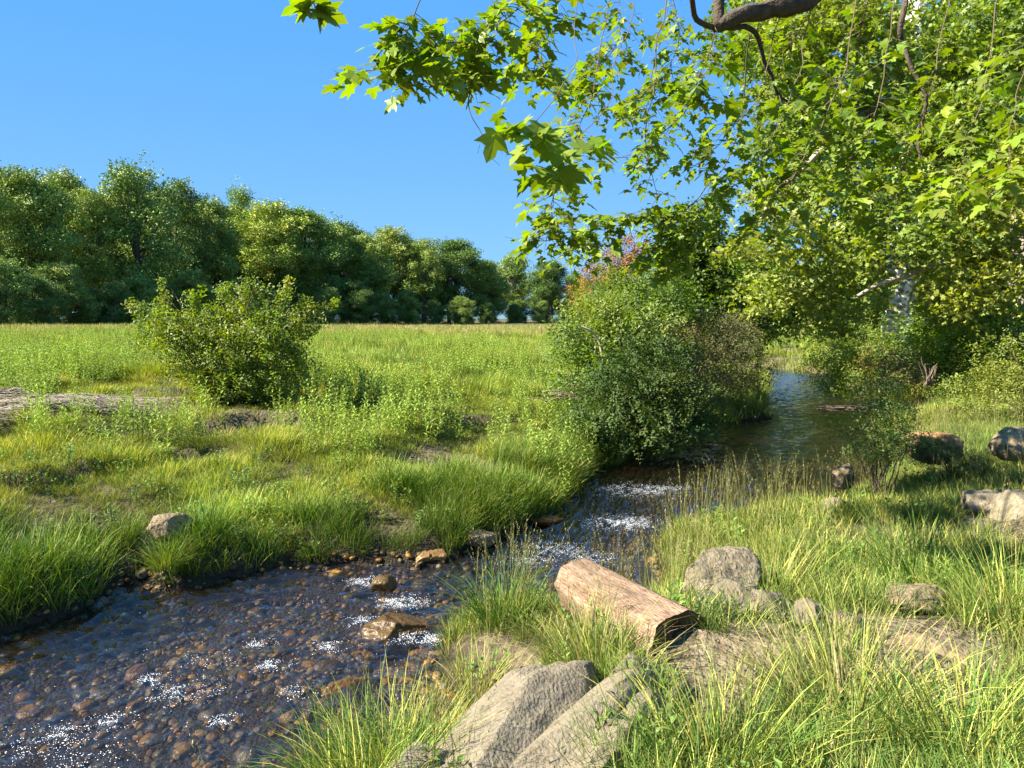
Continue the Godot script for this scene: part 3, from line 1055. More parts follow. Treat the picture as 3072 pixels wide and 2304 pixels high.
func make_wood() -> void:
	# a split length of log, its bark gone, one broken end in the shade
	var log_ := thing("log", "broken barkless log of pinkish tan wood lying in the near bank grass", "log", Vector3(0.68, 0.45, -4.2))
	var g := Geo.new()
	var rings := 40
	var sides := 44
	var wood := Color(0.37, 0.265, 0.185)
	for k in rings + 1:
		var t := float(k) / rings
		for s in sides + 1:
			var a := TAU * (s % sides) / sides
			var rad := 0.19 + 0.055 * t
			var sq := 1.0 / pow(pow(absf(sin(a + 0.5)), 2.6) + pow(absf(cos(a + 0.5)), 2.6), 1.0 / 2.6)
			var y := sin(a) * rad * 0.85 * sq
			var z := cos(a) * rad * sq
			var rough := 1.0 + 0.16 * n2.get_noise_2d(a * 60.0, 5.0 + t * 12.0) + 0.07 * n2.get_noise_2d(a * 260.0, t * 50.0)
			if y > 0.06:
				y = 0.06 + (y - 0.06) * 0.8
			y = y * rough
			z = z * rough
			var x := (t - 0.5) * 0.86
			if k == 0 or k == rings:
				x += 0.03 * n2.get_noise_2d(a * 70.0, k * 9.0 + 3.0) - 0.02 * sin(a)
			var tone := 0.85 + 0.4 * n2.get_noise_2d(a * 40.0, t * 60.0) - 0.25 * smoothstep(0.15, 0.4, n2.get_noise_2d(a * 200.0, t * 300.0))
			g.vert(Vector3(x, y, z), wood * tone, Vector2(t * 1.4, float(s) / sides * 1.4))
	for k in rings:
		for s in sides:
			var q := k * (sides + 1) + s
			g.tri(q, q + sides + 1, q + sides + 2)
			g.tri(q, q + sides + 2, q + 1)
	var body := obj("heartwood", g.mesh(M.wood, true), log_)
	for e in [0, rings]:
		var cap := Geo.new()
		var loops := 7
		for j in loops + 1:
			var f := 1.0 - float(j) / loops
			for s in sides + 1:
				var p := g.v[e * (sides + 1) + s]
				var x := p.x + (0.035 * n2.get_noise_2d(p.y * f * 900.0, p.z * f * 900.0) if j else 0.0)
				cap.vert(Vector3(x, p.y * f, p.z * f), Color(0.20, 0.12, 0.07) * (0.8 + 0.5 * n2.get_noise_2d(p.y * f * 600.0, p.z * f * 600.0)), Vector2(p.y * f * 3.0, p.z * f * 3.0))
		for j in loops:
			for s in sides:
				var q := j * (sides + 1) + s
				if e:
					cap.tri(q, q + sides + 1, q + sides + 2)
					cap.tri(q, q + sides + 2, q + 1)
				else:
					cap.tri(q, q + sides + 2, q + sides + 1)
					cap.tri(q, q + 1, q + sides + 2)
		obj("broken_end", cap.mesh(M.wood, true), log_)
	log_.rotation = Vector3(-0.28, -0.92, -0.12)
	for k in 5:
		keep_out.append(Vector3(lerpf(0.40, 1.02, k / 4.0), lerpf(-4.68, -3.5, k / 4.0), 0.24))
	keep_out.append(Vector3(0.95, -3.42, 0.26))
	keep_out.append(Vector3(0.88, -3.05, 0.16))
	# dry stalks that a flood laid down on the meadow
	var w := thing("flood_wrack", "pale mat of flattened dry stalks left on the meadow at left", "debris", at_ground(-6.4, -9.5))
	var r := RandomNumberGenerator.new()
	r.seed = 31
	for band in [[-7.6, -9.5, 2.3, 0.5, 0.2], [-6.3, -9.9, 1.7, 0.35, 0.18], [-7.5, -8.75, 1.5, 0.3, 0.12]]:
		var s := Geo.new()
		for k in 420:
			var x0: float = band[0] + r.randf_range(-0.3, 1.0) * band[2] * 0.55
			var off := r.randfn() * 0.5
			var z0: float = band[1] + off * band[3]
			var bulge: float = 0.4 * band[4] * exp(-off * off * 2.0) * (0.7 + 0.5 * n2.get_noise_2d(x0 * 100.0, 3.0))
			var len := r.randf_range(0.25, 0.75)
			var pts := []
			var yaw := r.randf_range(-0.7, 0.7)
			for j in 5:
				var x := x0 + len * j / 4.0
				var z := z0 + yaw * len * j / 4.0 + 0.10 * sin(x * 2.6 + band[1])
				pts.append(Vector3(x, height(x, z) + bulge * r.randf_range(0.3, 1.0) + 0.12 + r.randf() * 0.03, z) - w.position)
			tube(s, pts, r.randf_range(0.004, 0.009), 0.003, 3, Color(0.32, 0.27, 0.20) * r.randf_range(0.55, 1.15))
		obj("stalk_mat", s.mesh(M.twig, true), w)
		for k in 8:
			keep_out.append(Vector3(band[0] + band[2] * k / 8.0, band[1], band[3] * 0.55))
	for d in [["driftwood", "heap of bleached sticks on the near bank where the creek narrows", Vector3(6.83, 0.32, -14.5), 14, 0.75], ["driftwood", "grey sticks lying in the meadow grass left of the thicket", Vector3(0.53, 0.94, -11.2), 7, 0.42], ["dead_stump", "small dead brown stump with snapped twigs under the sycamore", Vector3(7.52, 1.01, -13), 9, 0.5]]:
		var o := thing(d[0], d[1], "branch" if d[0] == "driftwood" else "stump", d[2])
		var up: bool = d[0] == "dead_stump"
		for k in int(d[3]):
			var s := Geo.new()
			var l: float = d[4] * r.randf_range(0.5, 1.1)
			var a := r.randf_range(-0.5, 0.5)
			var b := Vector3(cos(a), r.randf_range(-0.1, 0.2), sin(a)) * l
			if up:
				b = Vector3(r.randf_range(-0.5, 0.5), 1.0, r.randf_range(-0.4, 0.4)) * l
			var f := Vector3(r.randf_range(-0.3, 0.3), r.randf_range(0.0, 0.12), r.randf_range(-0.15, 0.15)) * (0.3 if up else 1.0)
			tube(s, curve([f - b * (0.1 if up else 0.5), f + Vector3(0, 0.02, 0), f + b * 0.5, f + b * 0.9], 3, 0.03, k), r.randf_range(0.007, 0.02), 0.004, 5, Color(0.16, 0.12, 0.085) * r.randf_range(0.6, 1.1))
			obj("stick", s.mesh(M.twig, true), o)


func make_forest() -> void:
	var protos := []
	for k in 6:
		protos.append(forest_tree(k))
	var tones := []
	for c in [Vector3(1, 1, 1), Vector3(1.25, 1.15, 0.9), Vector3(0.6, 0.68, 0.72), Vector3(1.1, 1.0, 1.0), Vector3(1.45, 1.25, 0.9)]:  # darkest tone: dark crowns, plus overhang shade painted into the low edge trees
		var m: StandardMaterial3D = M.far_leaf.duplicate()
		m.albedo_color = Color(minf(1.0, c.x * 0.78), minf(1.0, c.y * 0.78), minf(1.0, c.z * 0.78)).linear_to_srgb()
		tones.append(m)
	# x, z, height, breadth, which of the six crowns, tone
	var k := 0
	for row in [
			[-52.14, -70, 15.8, 1.05, 1, 0, "tree cut by the left edge of the picture"],
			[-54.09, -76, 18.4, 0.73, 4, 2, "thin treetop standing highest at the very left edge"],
			[-51.26, -77.45, 16.8, 1.07, 0, 0, "broad tree near the left edge, right of the thin treetop"],
			[-52.7, -86.29, 18.6, 0.99, 3, 3, "ragged topped tree left of the tallest crown, slightly browner"],
			[-48.28, -83.88, 16.1, 0.89, 1, 1, "lighter green tree filling the dip before the tallest crown"],
			[-45.31, -89.11, 20.0, 1.15, 5, 0, "tallest round crown with its forked grey trunk showing"],
			[-45.99, -101.26, 20.2, 1.06, 1, 2, "dark crown leaning on the right side of the tallest tree"],
			[-44.61, -108.09, 18.8, 1.08, 3, 0, "middling crown between the dark crown and the slim pale treetop"],
			[-46.99, -127.26, 24.1, 0.98, 4, 1, "slim pale treetop rising behind the wood left of its middle"],
			[-38.42, -118.85, 20.1, 1.24, 0, 1, "pale rounded crown right of the slim treetop"],
			[-34.36, -121.98, 19.2, 1.26, 2, 0, "wide crown right of the pale rounded one"],
			[-30.86, -131.99, 19.1, 1.16, 5, 2, "dark crown at the middle of the wood with a small peaked top"],
			[-25.44, -126.05, 15.5, 1.30, 3, 0, "lower round crown in front, just right of the wood's middle"],
			[-23.71, -144.97, 19.2, 1.19, 0, 3, "flat topped crown above the lower round crown"],
			[-17.37, -142.36, 16.8, 1.21, 1, 0, "crown at the shoulder where the wood starts to fall away"],
			[-11.61, -150.23, 17.4, 1.50, 2, 2, "big dark dome right of the wood's shoulder"],
			[-5.29, -147.74, 12.9, 1.39, 3, 0, "smaller green crown at the foot of the big dark dome"],
			[0.21, -164.7, 15.8, 1.26, 5, 0, "peaked crown right of the big dark dome"],
			[8.57, -159.78, 13.7, 1.43, 2, 2, "dark round crown near the right end of the wood"],
			[15.68, -176.56, 12.1, 1.30, 3, 0, "last crown of the wood, next to the reddish tree"],
			[28.03, -205, 12.4, 1.77, 2, 0, "far crown showing behind the reddish tree"]]:
		var t: Node3D = protos[int(row[4])].duplicate()
		t.name = numbered("tree")
		add_child(t, true)
		var s: float = row[2] / 15.0
		t.position = at_ground(row[0], row[1])
		t.rotation.y = k * 1.7
		t.scale = Vector3(s * row[3], s, s * row[3])
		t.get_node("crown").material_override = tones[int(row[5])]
		tag(t, row[6], "tree", "trees of the wood beyond the meadow")
		k += 1
	k = 0
	for row in [
			[-44.24, -60.43, 6.7, 1.30, 3, 2],
			[-43.78, -62.97, 8.5, 1.30, 5, 0],
			[-42.78, -64.96, 6.3, 1.30, 2, 2],
			[-43.42, -69.82, 8.4, 1.30, 0, 3],
			[-43.09, -73.64, 5.6, 1.30, 3, 2],
			[-40.66, -74.15, 6.6, 1.30, 5, 2],
			[-39.83, -77.84, 7.3, 1.30, 2, 0],
			[-41.28, -86.91, 7.0, 1.30, 0, 2],
			[-38.42, -87.66, 9.2, 1.30, 3, 3],
			[-36.87, -91.82, 6.7, 1.30, 5, 2],
			[-36.76, -100.77, 8.5, 1.30, 2, 2],
			[-33.49, -102.08, 6.7, 1.30, 0, 0],
			[-31.69, -108.8, 6.4, 1.30, 3, 2],
			[-28.32, -111.23, 7.9, 1.30, 5, 3],
			[-25.45, -116.85, 9.4, 1.30, 2, 2],
			[-21.48, -118.61, 6.9, 1.30, 0, 2],
			[-18.23, -126.26, 8.0, 1.30, 3, 0],
			[-14.26, -132.45, 5.9, 1.30, 5, 2],
			[-9.59, -135.21, 6.8, 1.30, 2, 3],
			[-4.83, -141.4, 5.3, 1.30, 0, 2],
			[0.37, -145.9, 5.4, 1.30, 3, 2],
			[5.78, -147.21, 6.4, 1.30, 5, 0],
			[11.89, -156.37, 5.8, 1.30, 2, 2],
			[17.76, -157.55, 5.3, 1.30, 0, 3]]:
		var t: Node3D = protos[int(row[4])].duplicate()
		t.name = numbered("small_tree")
		add_child(t, true)
		var s: float = row[2] / 15.0
		t.position = at_ground(row[0], row[1], -0.24 * row[2])
		t.rotation.y = k * 2.3
		t.scale = Vector3(s * row[3], s, s * row[3])
		t.get_node("crown").material_override = tones[int(row[5])]  # mostly the darkest tone, putting the wood's overhang shade into the crown colour
		tag(t, "low bushy tree at the meadow's far edge, %s from the left of that row" % ordinal(k), "tree", "low trees along the foot of the wood")
		k += 1
	k = 0
	for row in [
			[-71.6, -94.51, 19.0, 1.30, 0, 2],
			[-68.13, -96.43, 19.3, 1.30, 2, 2],
			[-65.47, -97.98, 19.6, 1.30, 3, 2],
			[-64.87, -102.99, 20.4, 1.30, 5, 2],
			[-62.63, -107.02, 19.5, 1.30, 0, 2],
			[-60.83, -112.56, 20.5, 1.30, 2, 2],
			[-56.9, -116.28, 21.8, 1.30, 3, 2],
			[-52.62, -118.34, 20.7, 1.30, 5, 2],
			[-51.09, -127.77, 20.7, 1.30, 0, 2],
			[-47.5, -133.74, 20.8, 1.30, 2, 2],
			[-43.11, -138.84, 20.7, 1.30, 3, 2],
			[-37.84, -142.38, 19.9, 1.30, 5, 2],
			[-32.91, -148.89, 19.3, 1.30, 0, 2],
			[-26.73, -151.59, 17.8, 1.30, 2, 2],
			[-21.2, -161.1, 17.3, 1.30, 3, 2],
			[-14.37, -165.41, 16.2, 1.30, 5, 2],
			[-7.15, -169.6, 14.5, 1.30, 0, 2],
			[0.45, -174.25, 13.8, 1.30, 2, 2],
			[8.75, -185.03, 12.8, 1.30, 3, 2],
			[17.66, -191.94, 11.4, 1.30, 5, 2]]:
		var t: Node3D = protos[int(row[4])].duplicate()
		t.name = numbered("tree")
		add_child(t, true)
		var s: float = row[2] / 15.0
		t.position = at_ground(row[0], row[1])
		t.rotation.y = k * 1.1
		t.scale = Vector3(s * row[3], s, s * row[3])
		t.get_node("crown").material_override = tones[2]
		tag(t, "tree deep in the wood, showing only in gaps of the front crowns", "tree", "trees deep in the wood")
		k += 1
	k = 0
	for row in [
			[17.78, -60, 3.5, 1.20, 3, 1],
			[15.15, -48, 5.2, 0.80, 1, 0],
			[18.4, -52, 5.2, 0.90, 0, 1],
			[23.49, -58, 4.2, 1.10, 3, 1],
			[23.13, -50, 6.9, 1.10, 2, 0],
			[24.21, -46, 8.4, 1.10, 0, 0],
			[26.53, -44, 9.4, 1.20, 2, 2],
			[28.01, -42, 10.1, 1.20, 5, 0],
			[29.49, -40, 9.9, 1.20, 0, 0],
			[16.72, -70, 3.1, 1.20, 2, 0]]:
		var t: Node3D = protos[int(row[4])].duplicate()
		t.name = numbered("tree")
		add_child(t, true)
		var s: float = row[2] / 15.0
		t.position = at_ground(row[0], row[1])
		t.rotation.y = k * 1.9
		t.scale = Vector3(s * row[3], s, s * row[3])
		t.get_node("crown").material_override = tones[int(row[5])]
		tag(t, "green tree far behind the sycamore leaves, %s from the thicket rightwards" % ordinal(k), "tree", "far trees beyond the creek")
		k += 1
	k = 0
	for row in [
			[-54.1, -75.21, 5.2, 1.50, 0, 2],
			[-51.75, -75.78, 5.7, 1.50, 2, 2],
			[-53.21, -82.31, 4.9, 1.50, 3, 2],
			[-51.4, -84.25, 5.5, 1.50, 5, 2],
			[-51.03, -88.95, 5.7, 1.50, 0, 2],
			[-50.22, -93.47, 6.4, 1.50, 2, 2],
			[-48.49, -96.82, 5.3, 1.50, 3, 2],
			[-47.26, -101.77, 6.0, 1.50, 5, 2],
			[-44.46, -103.87, 6.0, 1.50, 0, 2],
			[-42.99, -109.79, 6.9, 1.50, 2, 2],
			[-40.04, -112.74, 5.5, 1.50, 3, 2],
			[-37.98, -119.14, 6.4, 1.50, 5, 2],
			[-34.85, -123.41, 6.5, 1.50, 0, 2],
			[-30.71, -124.84, 7.2, 1.50, 2, 2],
			[-27.16, -129.61, 5.7, 1.50, 3, 2],
			[-23.3, -134.6, 6.6, 1.50, 5, 2],
			[-19.45, -142.31, 6.8, 1.50, 0, 2],
			[-14.54, -144.95, 7.7, 1.50, 2, 2],
			[-9.62, -150.51, 5.9, 1.50, 3, 2],
			[-4.23, -154.05, 6.8, 1.50, 5, 2],
			[1.43, -159.76, 6.9, 1.50, 0, 2],
			[7.45, -164.19, 7.9, 1.50, 2, 2],
			[13.82, -169.01, 5.8, 1.50, 3, 2],
			[20.25, -171.34, 6.8, 1.50, 5, 2]]:
		var t: Node3D = protos[int(row[4])].duplicate()
		t.name = numbered("small_tree")
		add_child(t, true)
		var s: float = row[2] / 15.0
		t.position = at_ground(row[0], row[1], -0.24 * row[2])
		t.rotation.y = k * 2.9
		t.scale = Vector3(s * row[3], s, s * row[3])
		t.get_node("crown").material_override = tones[int(row[5])]  # darkest tone throughout: shade under the wood painted into these crowns
		tag(t, "dark low tree filling the wood's foot behind the first row, %s from the left" % ordinal(k), "tree", "second row of low trees at the foot of the wood")
		k += 1
	for p in protos:
		p.free()
	# the thin reddish tree beyond the thicket
	var base := at_ground(6.72, -44)
	var t := thing("reddish_tree", "thin twiggy tree with sparse reddish brown leaves beyond the thicket", "tree", base)
	var blobs := []
	var ends := []
	for q in [Vector3(5.05, 4.57, -43.18), Vector3(4.8, 3.53, -44.6), Vector3(5.68, 4.33, -43.82), Vector3(6.15, 5.4, -43.3), Vector3(6.62, 4.05, -43.59), Vector3(7.18, 4.93, -44.54), Vector3(7.63, 5.78, -44.75), Vector3(7.5, 4.3, -43.09), Vector3(6.03, 3.24, -44.23), Vector3(6.97, 3.21, -43.09), Vector3(8.18, 3.52, -44.44), Vector3(5.27, 2.39, -43.66), Vector3(6.91, 6.21, -44.76)]:
		blobs.append([q, 1.15, 0.95])
		ends.append(q + Vector3(0.1, 0.5, 0))
	stems(t, "trunk", base, ends, 0.05, Color(0.2, 0.15, 0.13), M.twig, 5, 0.15)
	leafy(t, "crown", sprig(61, 9, 0.5, 0.16, 0.08, Color.WHITE, M.far_leaf), blobs, 110.0, Color(0.32, 0.15, 0.035), 0.35, 0.7, 1.2, 62)


func make_thicket() -> void:
	var rose := sprig(71, 13, 0.22, 0.055, 0.032, Color.WHITE, M.shrub)
	var green := sprig(72, 13, 0.26, 0.07, 0.035, Color.WHITE, M.leaf)
	var broad := sprig(73, 10, 0.3, 0.11, 0.065, Color.WHITE, M.leaf)
	var fine := sprig(74, 16, 0.22, 0.035, 0.018, Color.WHITE, M.shrub)
	shrub("thorn_shrub", "dark green shrub hanging over the water's left bank, front of the thicket", "shrub", at_ground(1.7, -11.3), [[Vector3(1.57, 1.06, -10.9), 0.62], [Vector3(2.28, 0.99, -10.9), 0.6], [Vector3(1.79, 0.55, -10.5), 0.62], [Vector3(1.17, 0.57, -10.4), 0.42], [Vector3(2.52, 0.33, -11), 0.5], [Vector3(2.13, 1.46, -11.3), 0.6], [Vector3(2.85, 0.7, -11.5), 0.5], [Vector3(1.36, 0.21, -10.3), 0.3], [Vector3(2.16, 0.16, -10.6), 0.34]], 950.0, rose, Color(0.075, 0.12, 0.032), 0.7, 1.25, 81, 0.012, Color(0.14, 0.10, 0.08), 26)
	shrub("leafy_shrub", "fresh green leafy shrub on the meadow side of the thicket", "shrub", at_ground(0.9, -12.6), [[Vector3(1.29, 1.32, -12.2), 0.55], [Vector3(1.08, 1.77, -12.6), 0.5], [Vector3(1.59, 1.77, -12.8), 0.6], [Vector3(2.06, 2.09, -13.2), 0.65], [Vector3(1.51, 2.17, -13.2), 0.5], [Vector3(0.94, 0.89, -11.8), 0.4], [Vector3(2.45, 1.76, -13), 0.6]], 560.0, green, Color(0.20, 0.27, 0.06), 0.7, 1.3, 82, 0.012, Color(0.14, 0.10, 0.08), 16)
	shrub("leafy_shrub", "tall pale green shrub topping the middle of the thicket", "shrub", at_ground(2.1, -15.0), [[Vector3(2.14, 2.55, -15), 0.7], [Vector3(2.81, 2.65, -15), 0.75], [Vector3(1.71, 2.36, -14.6), 0.5], [Vector3(3.2, 2.27, -15), 0.7], [Vector3(2.45, 2.08, -14.5), 0.8]], 520.0, green, Color(0.20, 0.27, 0.06), 0.7, 1.3, 83, 0.014, Color(0.14, 0.10, 0.08), 12)
	shrub("bramble", "brownish twiggy bramble at the right end of the thicket above the creek", "shrub", at_ground(4.0, -16.2), [[Vector3(3.39, 1.23, -13.4), 0.6], [Vector3(4.22, 1.43, -14.5), 0.75], [Vector3(5.02, 1.08, -15.5), 0.6], [Vector3(4.07, 1.88, -15), 0.7], [Vector3(4.96, 1.76, -16), 0.6], [Vector3(5.46, 0.58, -16.5), 0.5], [Vector3(3.17, 1.65, -13.6), 0.55], [Vector3(3.8, 0.78, -13.6), 0.5]], 760.0, fine, Color(0.158, 0.145, 0.056), 0.8, 1.4, 84, 0.010, Color(0.22, 0.16, 0.12), 40)
	shrub("vine_clad_tree", "dark vine clad tree rising out of the thicket", "tree", at_ground(4.1, -18.0), [[Vector3(4.35, 2.17, -17.5), 0.9, 1.0], [Vector3(4.28, 2.96, -18), 0.75, 1.0], [Vector3(4.74, 3.08, -18), 0.7, 1.0], [Vector3(4.49, 3.75, -18), 0.8, 1.0], [Vector3(4.04, 3.64, -18), 0.55], [Vector3(4.48, 4.32, -18), 0.65, 1.0], [Vector3(4.98, 2.51, -18), 0.9], [Vector3(5.72, 2.16, -18.5), 0.8]], 420.0, broad, Color(0.098, 0.160, 0.031), 0.8, 1.3, 85, 0.08, Color(0.07, 0.06, 0.05), 7)
	shrub("young_tree", "bright green young tree between the vine clad tree and the sycamore leaves", "tree", at_ground(7.6, -25.0), [[Vector3(7.55, 2.91, -24), 1.2], [Vector3(8.48, 3.57, -25), 1.1], [Vector3(8.47, 2.61, -24), 1.2], [Vector3(7.37, 3.57, -25), 0.9], [Vector3(9.45, 2.94, -25), 1.2], [Vector3(8.3, 4.28, -26), 0.8], [Vector3(7.99, 2.16, -23), 0.9]], 260.0, broad, Color(0.19, 0.28, 0.06), 1.0, 1.7, 86, 0.06, Color(0.12, 0.1, 0.08), 9)
	# a pale dead cane that arches out of the thicket
	var d := thing("dead_cane", "bare pale dead cane arching from the top of the thicket", "branch", Vector3(1.49, 1.64, -12))
	var g := Geo.new()
	tube(g, curve([Vector3(1.13, 2.06, -11.9) - d.position, Vector3(1.29, 1.99, -11.9) - d.position, Vector3(1.43, 1.83, -12) - d.position, Vector3(1.49, 1.56, -12) - d.position], 5), 0.02, 0.012, 5, Color(0.42, 0.32, 0.22))
	obj("cane", g.mesh(M.twig, true), d)


func make_right_woods() -> void:
	var green := sprig(75, 12, 0.3, 0.09, 0.045, Color.WHITE, M.leaf)
	var small := sprig(76, 15, 0.26, 0.05, 0.026, Color.WHITE, M.leaf)
	shrub("waterside_shrub", "bright green shrub leaning over the creek from the right bank", "shrub", at_ground(10.2, -19.0), [[Vector3(8.49, 0.86, -18.5), 0.9], [Vector3(9.18, 1.31, -19), 0.9], [Vector3(8.89, 1.4, -20), 0.6], [Vector3(8.39, 0.48, -17.5), 0.6], [Vector3(8.08, 0.34, -17.8), 0.35]], 400.0, small, Color(0.21, 0.29, 0.055), 0.9, 1.5, 91, 0.015)
	shrub("brown_shrub", "brownish half bare shrub beside the sycamore's foot", "shrub", at_ground(10.3, -15.8), [[Vector3(8.16, 1.04, -16), 0.6], [Vector3(8.42, 0.78, -15.5), 0.6], [Vector3(7.58, 0.63, -15), 0.45], [Vector3(8.88, 1.19, -17), 0.6]], 330.0, small, Color(0.24, 0.21, 0.08), 0.8, 1.3, 92, 0.012, Color(0.24, 0.17, 0.11), 30)
	shrub("understory_shrub", "big green shrub under the sycamore at the right edge", "shrub", at_ground(12.4, -16.6), [[Vector3(9.95, 1.62, -17), 1.0], [Vector3(10.7, 1.84, -17), 1.1], [Vector3(11.47, 1.73, -17), 1.1], [Vector3(9.71, 1.04, -16), 0.8], [Vector3(11.23, 1.25, -16), 1.0], [Vector3(10.09, 1.18, -15.5), 0.8]], 330.0, green, Color(0.21, 0.30, 0.06), 0.9, 1.4, 93, 0.015)
	shrub("yellow_weeds", "yellowish green leafy weeds in front of the big shrub at right", "shrub", at_ground(8.6, -11.8), [[Vector3(8.06, 1.1, -12), 0.5], [Vector3(8.7, 1.46, -12.5), 0.55], [Vector3(7.69, 0.94, -12), 0.4], [Vector3(8.15, 0.92, -11.5), 0.5], [Vector3(7.99, 0.84, -13), 0.35]], 420.0, small, Color(0.21, 0.26, 0.05), 0.8, 1.3, 94, 0.008)
	shrub("understory_shrub", "deep green shrub behind the sycamore trunk", "shrub", at_ground(13.5, -30.0), [[Vector3(12.41, 2.15, -28), 1.6], [Vector3(14.12, 2.7, -29), 1.9], [Vector3(16.35, 2.33, -30), 2.0], [Vector3(18.04, 2.9, -30), 2.2], [Vector3(19.75, 3.09, -30), 2.2], [Vector3(21.04, 3.85, -30), 2.4], [Vector3(17.59, 4.1, -31), 2.0], [Vector3(16.14, 3.96, -32), 2.0]], 130.0, green, Color(0.15, 0.23, 0.055), 1.4, 2.2, 95, 0.05)
	# fine dark sprays
	var needles := Geo.new()
	var r := RandomNumberGenerator.new()
	r.seed = 6
	for k in 46:
		var t := k / 46.0
		var a := k * 2.4
		var d := Vector3(cos(a) * 0.7, 0.55, sin(a) * 0.7).normalized()
		lance(needles, Vector3(0, t * 0.2 - 0.05, 0), d, Vector3.UP, 0.05 * (1.2 - t * 0.6), 0.007, Color.WHITE * r.randf_range(0.8, 1.2), 0.1)
	shrub("small_shrub", "small feathery dark green shrub among the stones on the right bank", "shrub", at_ground(Vector2(3.84, -7.40).x, Vector2(3.84, -7.40).y), [[Vector3(3.81, 0.89, -7.4), 0.34, 0.6], [Vector3(3.76, 1.08, -7.6), 0.3, 0.5], [Vector3(4.05, 1.16, -7.6), 0.3, 0.5], [Vector3(4.02, 1.36, -7.8), 0.28, 0.7], [Vector3(4.05, 0.97, -7.4), 0.22, 0.5], [Vector3(3.64, 0.84, -7.2), 0.24, 0.5]], 1500.0, small, Color(0.15, 0.205, 0.05), 0.35, 0.7, 96, 0.010, Color(0.1, 0.07, 0.05), 14)
	shrub("dead_brush", "dark dead twiggy brush beside the orange stained boulder", "shrub", at_ground(5.0, -8.0), [[Vector3(4.7, 0.66, -8), 0.3, 0.5], [Vector3(4.87, 0.61, -7.6), 0.28, 0.5]], 900.0, needles.mesh(M.shrub), Color(0.105, 0.123, 0.037), 0.7, 1.2, 97, 0.008, Color(0.08, 0.055, 0.04), 20)
	for p in [[Vector3(14.61, 2.03, -21), "left of the two pale slender trunks at the right edge"], [Vector3(15.29, 2.02, -21.6), "right of the two pale slender trunks at the right edge"]]:
		var base := at_ground(p[0].x, p[0].z)
		var t := thing("slender_tree", p[1], "tree", base)
		var g := Geo.new()
		tube(g, curve([Vector3(0, -0.2, 0), Vector3(-0.15, 2.0, 0), Vector3(-0.3, 5.0, 0.1), Vector3(-0.2, 8.5, 0)], 5, 0.05, 3), 0.17, 0.07, 9, Color(0.42, 0.37, 0.3), 0.15)
		obj("trunk", g.mesh(M.bark, true), t)
		leafy(t, "crown", green, [[base + Vector3(-0.2, 6.5, 0), 1.5], [base + Vector3(0.6, 8.0, 0.3), 1.7], [base + Vector3(-1.0, 8.3, -0.3), 1.4]], 150.0, Color(0.135, 0.203, 0.037), 0.3, 1.1, 1.8, 98)


func make_field_bush() -> void:
	var b := at_ground(-4.24, -10.6)
	var mesh := sprig(77, 14, 0.2, 0.055, 0.03, Color.WHITE, M.leaf)
	var blobs := []
	for q in [[-1.0, 1.08, 0.0, 0.33], [-0.6, 0.98, 0.2, 0.4], [-0.15, 1.05, 0.0, 0.43], [0.3, 1.15, 0.0, 0.43], [0.8, 1.08, 0.1, 0.4], [1.12, 1.12, 0.0, 0.25], [0.15, 0.68, 0.15, 0.45], [0.7, 0.62, 0.0, 0.42], [-0.45, 0.65, 0.1, 0.32], [-1.3, 1.4, 0.0, 0.1], [-1.15, 1.3, 0.0, 0.12], [-0.86, 1.5, 0.0, 0.09], [-0.84, 1.7, 0.0, 0.07], [0.05, 1.58, 0.0, 0.13], [0.2, 1.66, 0.0, 0.08], [0.42, 1.64, 0.1, 0.15], [0.6, 1.58, 0.0, 0.1], [0.92, 1.55, 0.0, 0.12], [0.98, 1.7, 0.0, 0.08], [1.2, 1.5, 0.0, 0.08], [1.38, 1.38, 0.0, 0.12], [1.6, 1.42, 0.0, 0.08], [-0.45, 1.48, 0.0, 0.12], [-0.3, 1.55, 0.1, 0.08], [0.3, 0.35, 0.2, 0.38], [0.75, 0.32, 0.1, 0.38], [-0.15, 0.32, 0.25, 0.32], [1.05, 0.6, 0.1, 0.3]]:
		blobs.append([b + Vector3(q[0], q[1], q[2]), q[3], 0.9])
	shrub("field_bush", "lone yellow green thorny bush standing in the meadow at left", "shrub", b, blobs, 1100.0, mesh, Color(0.26, 0.31, 0.065), 0.6, 1.1, 101, 0.012, Color(0.15, 0.095, 0.055), 46)


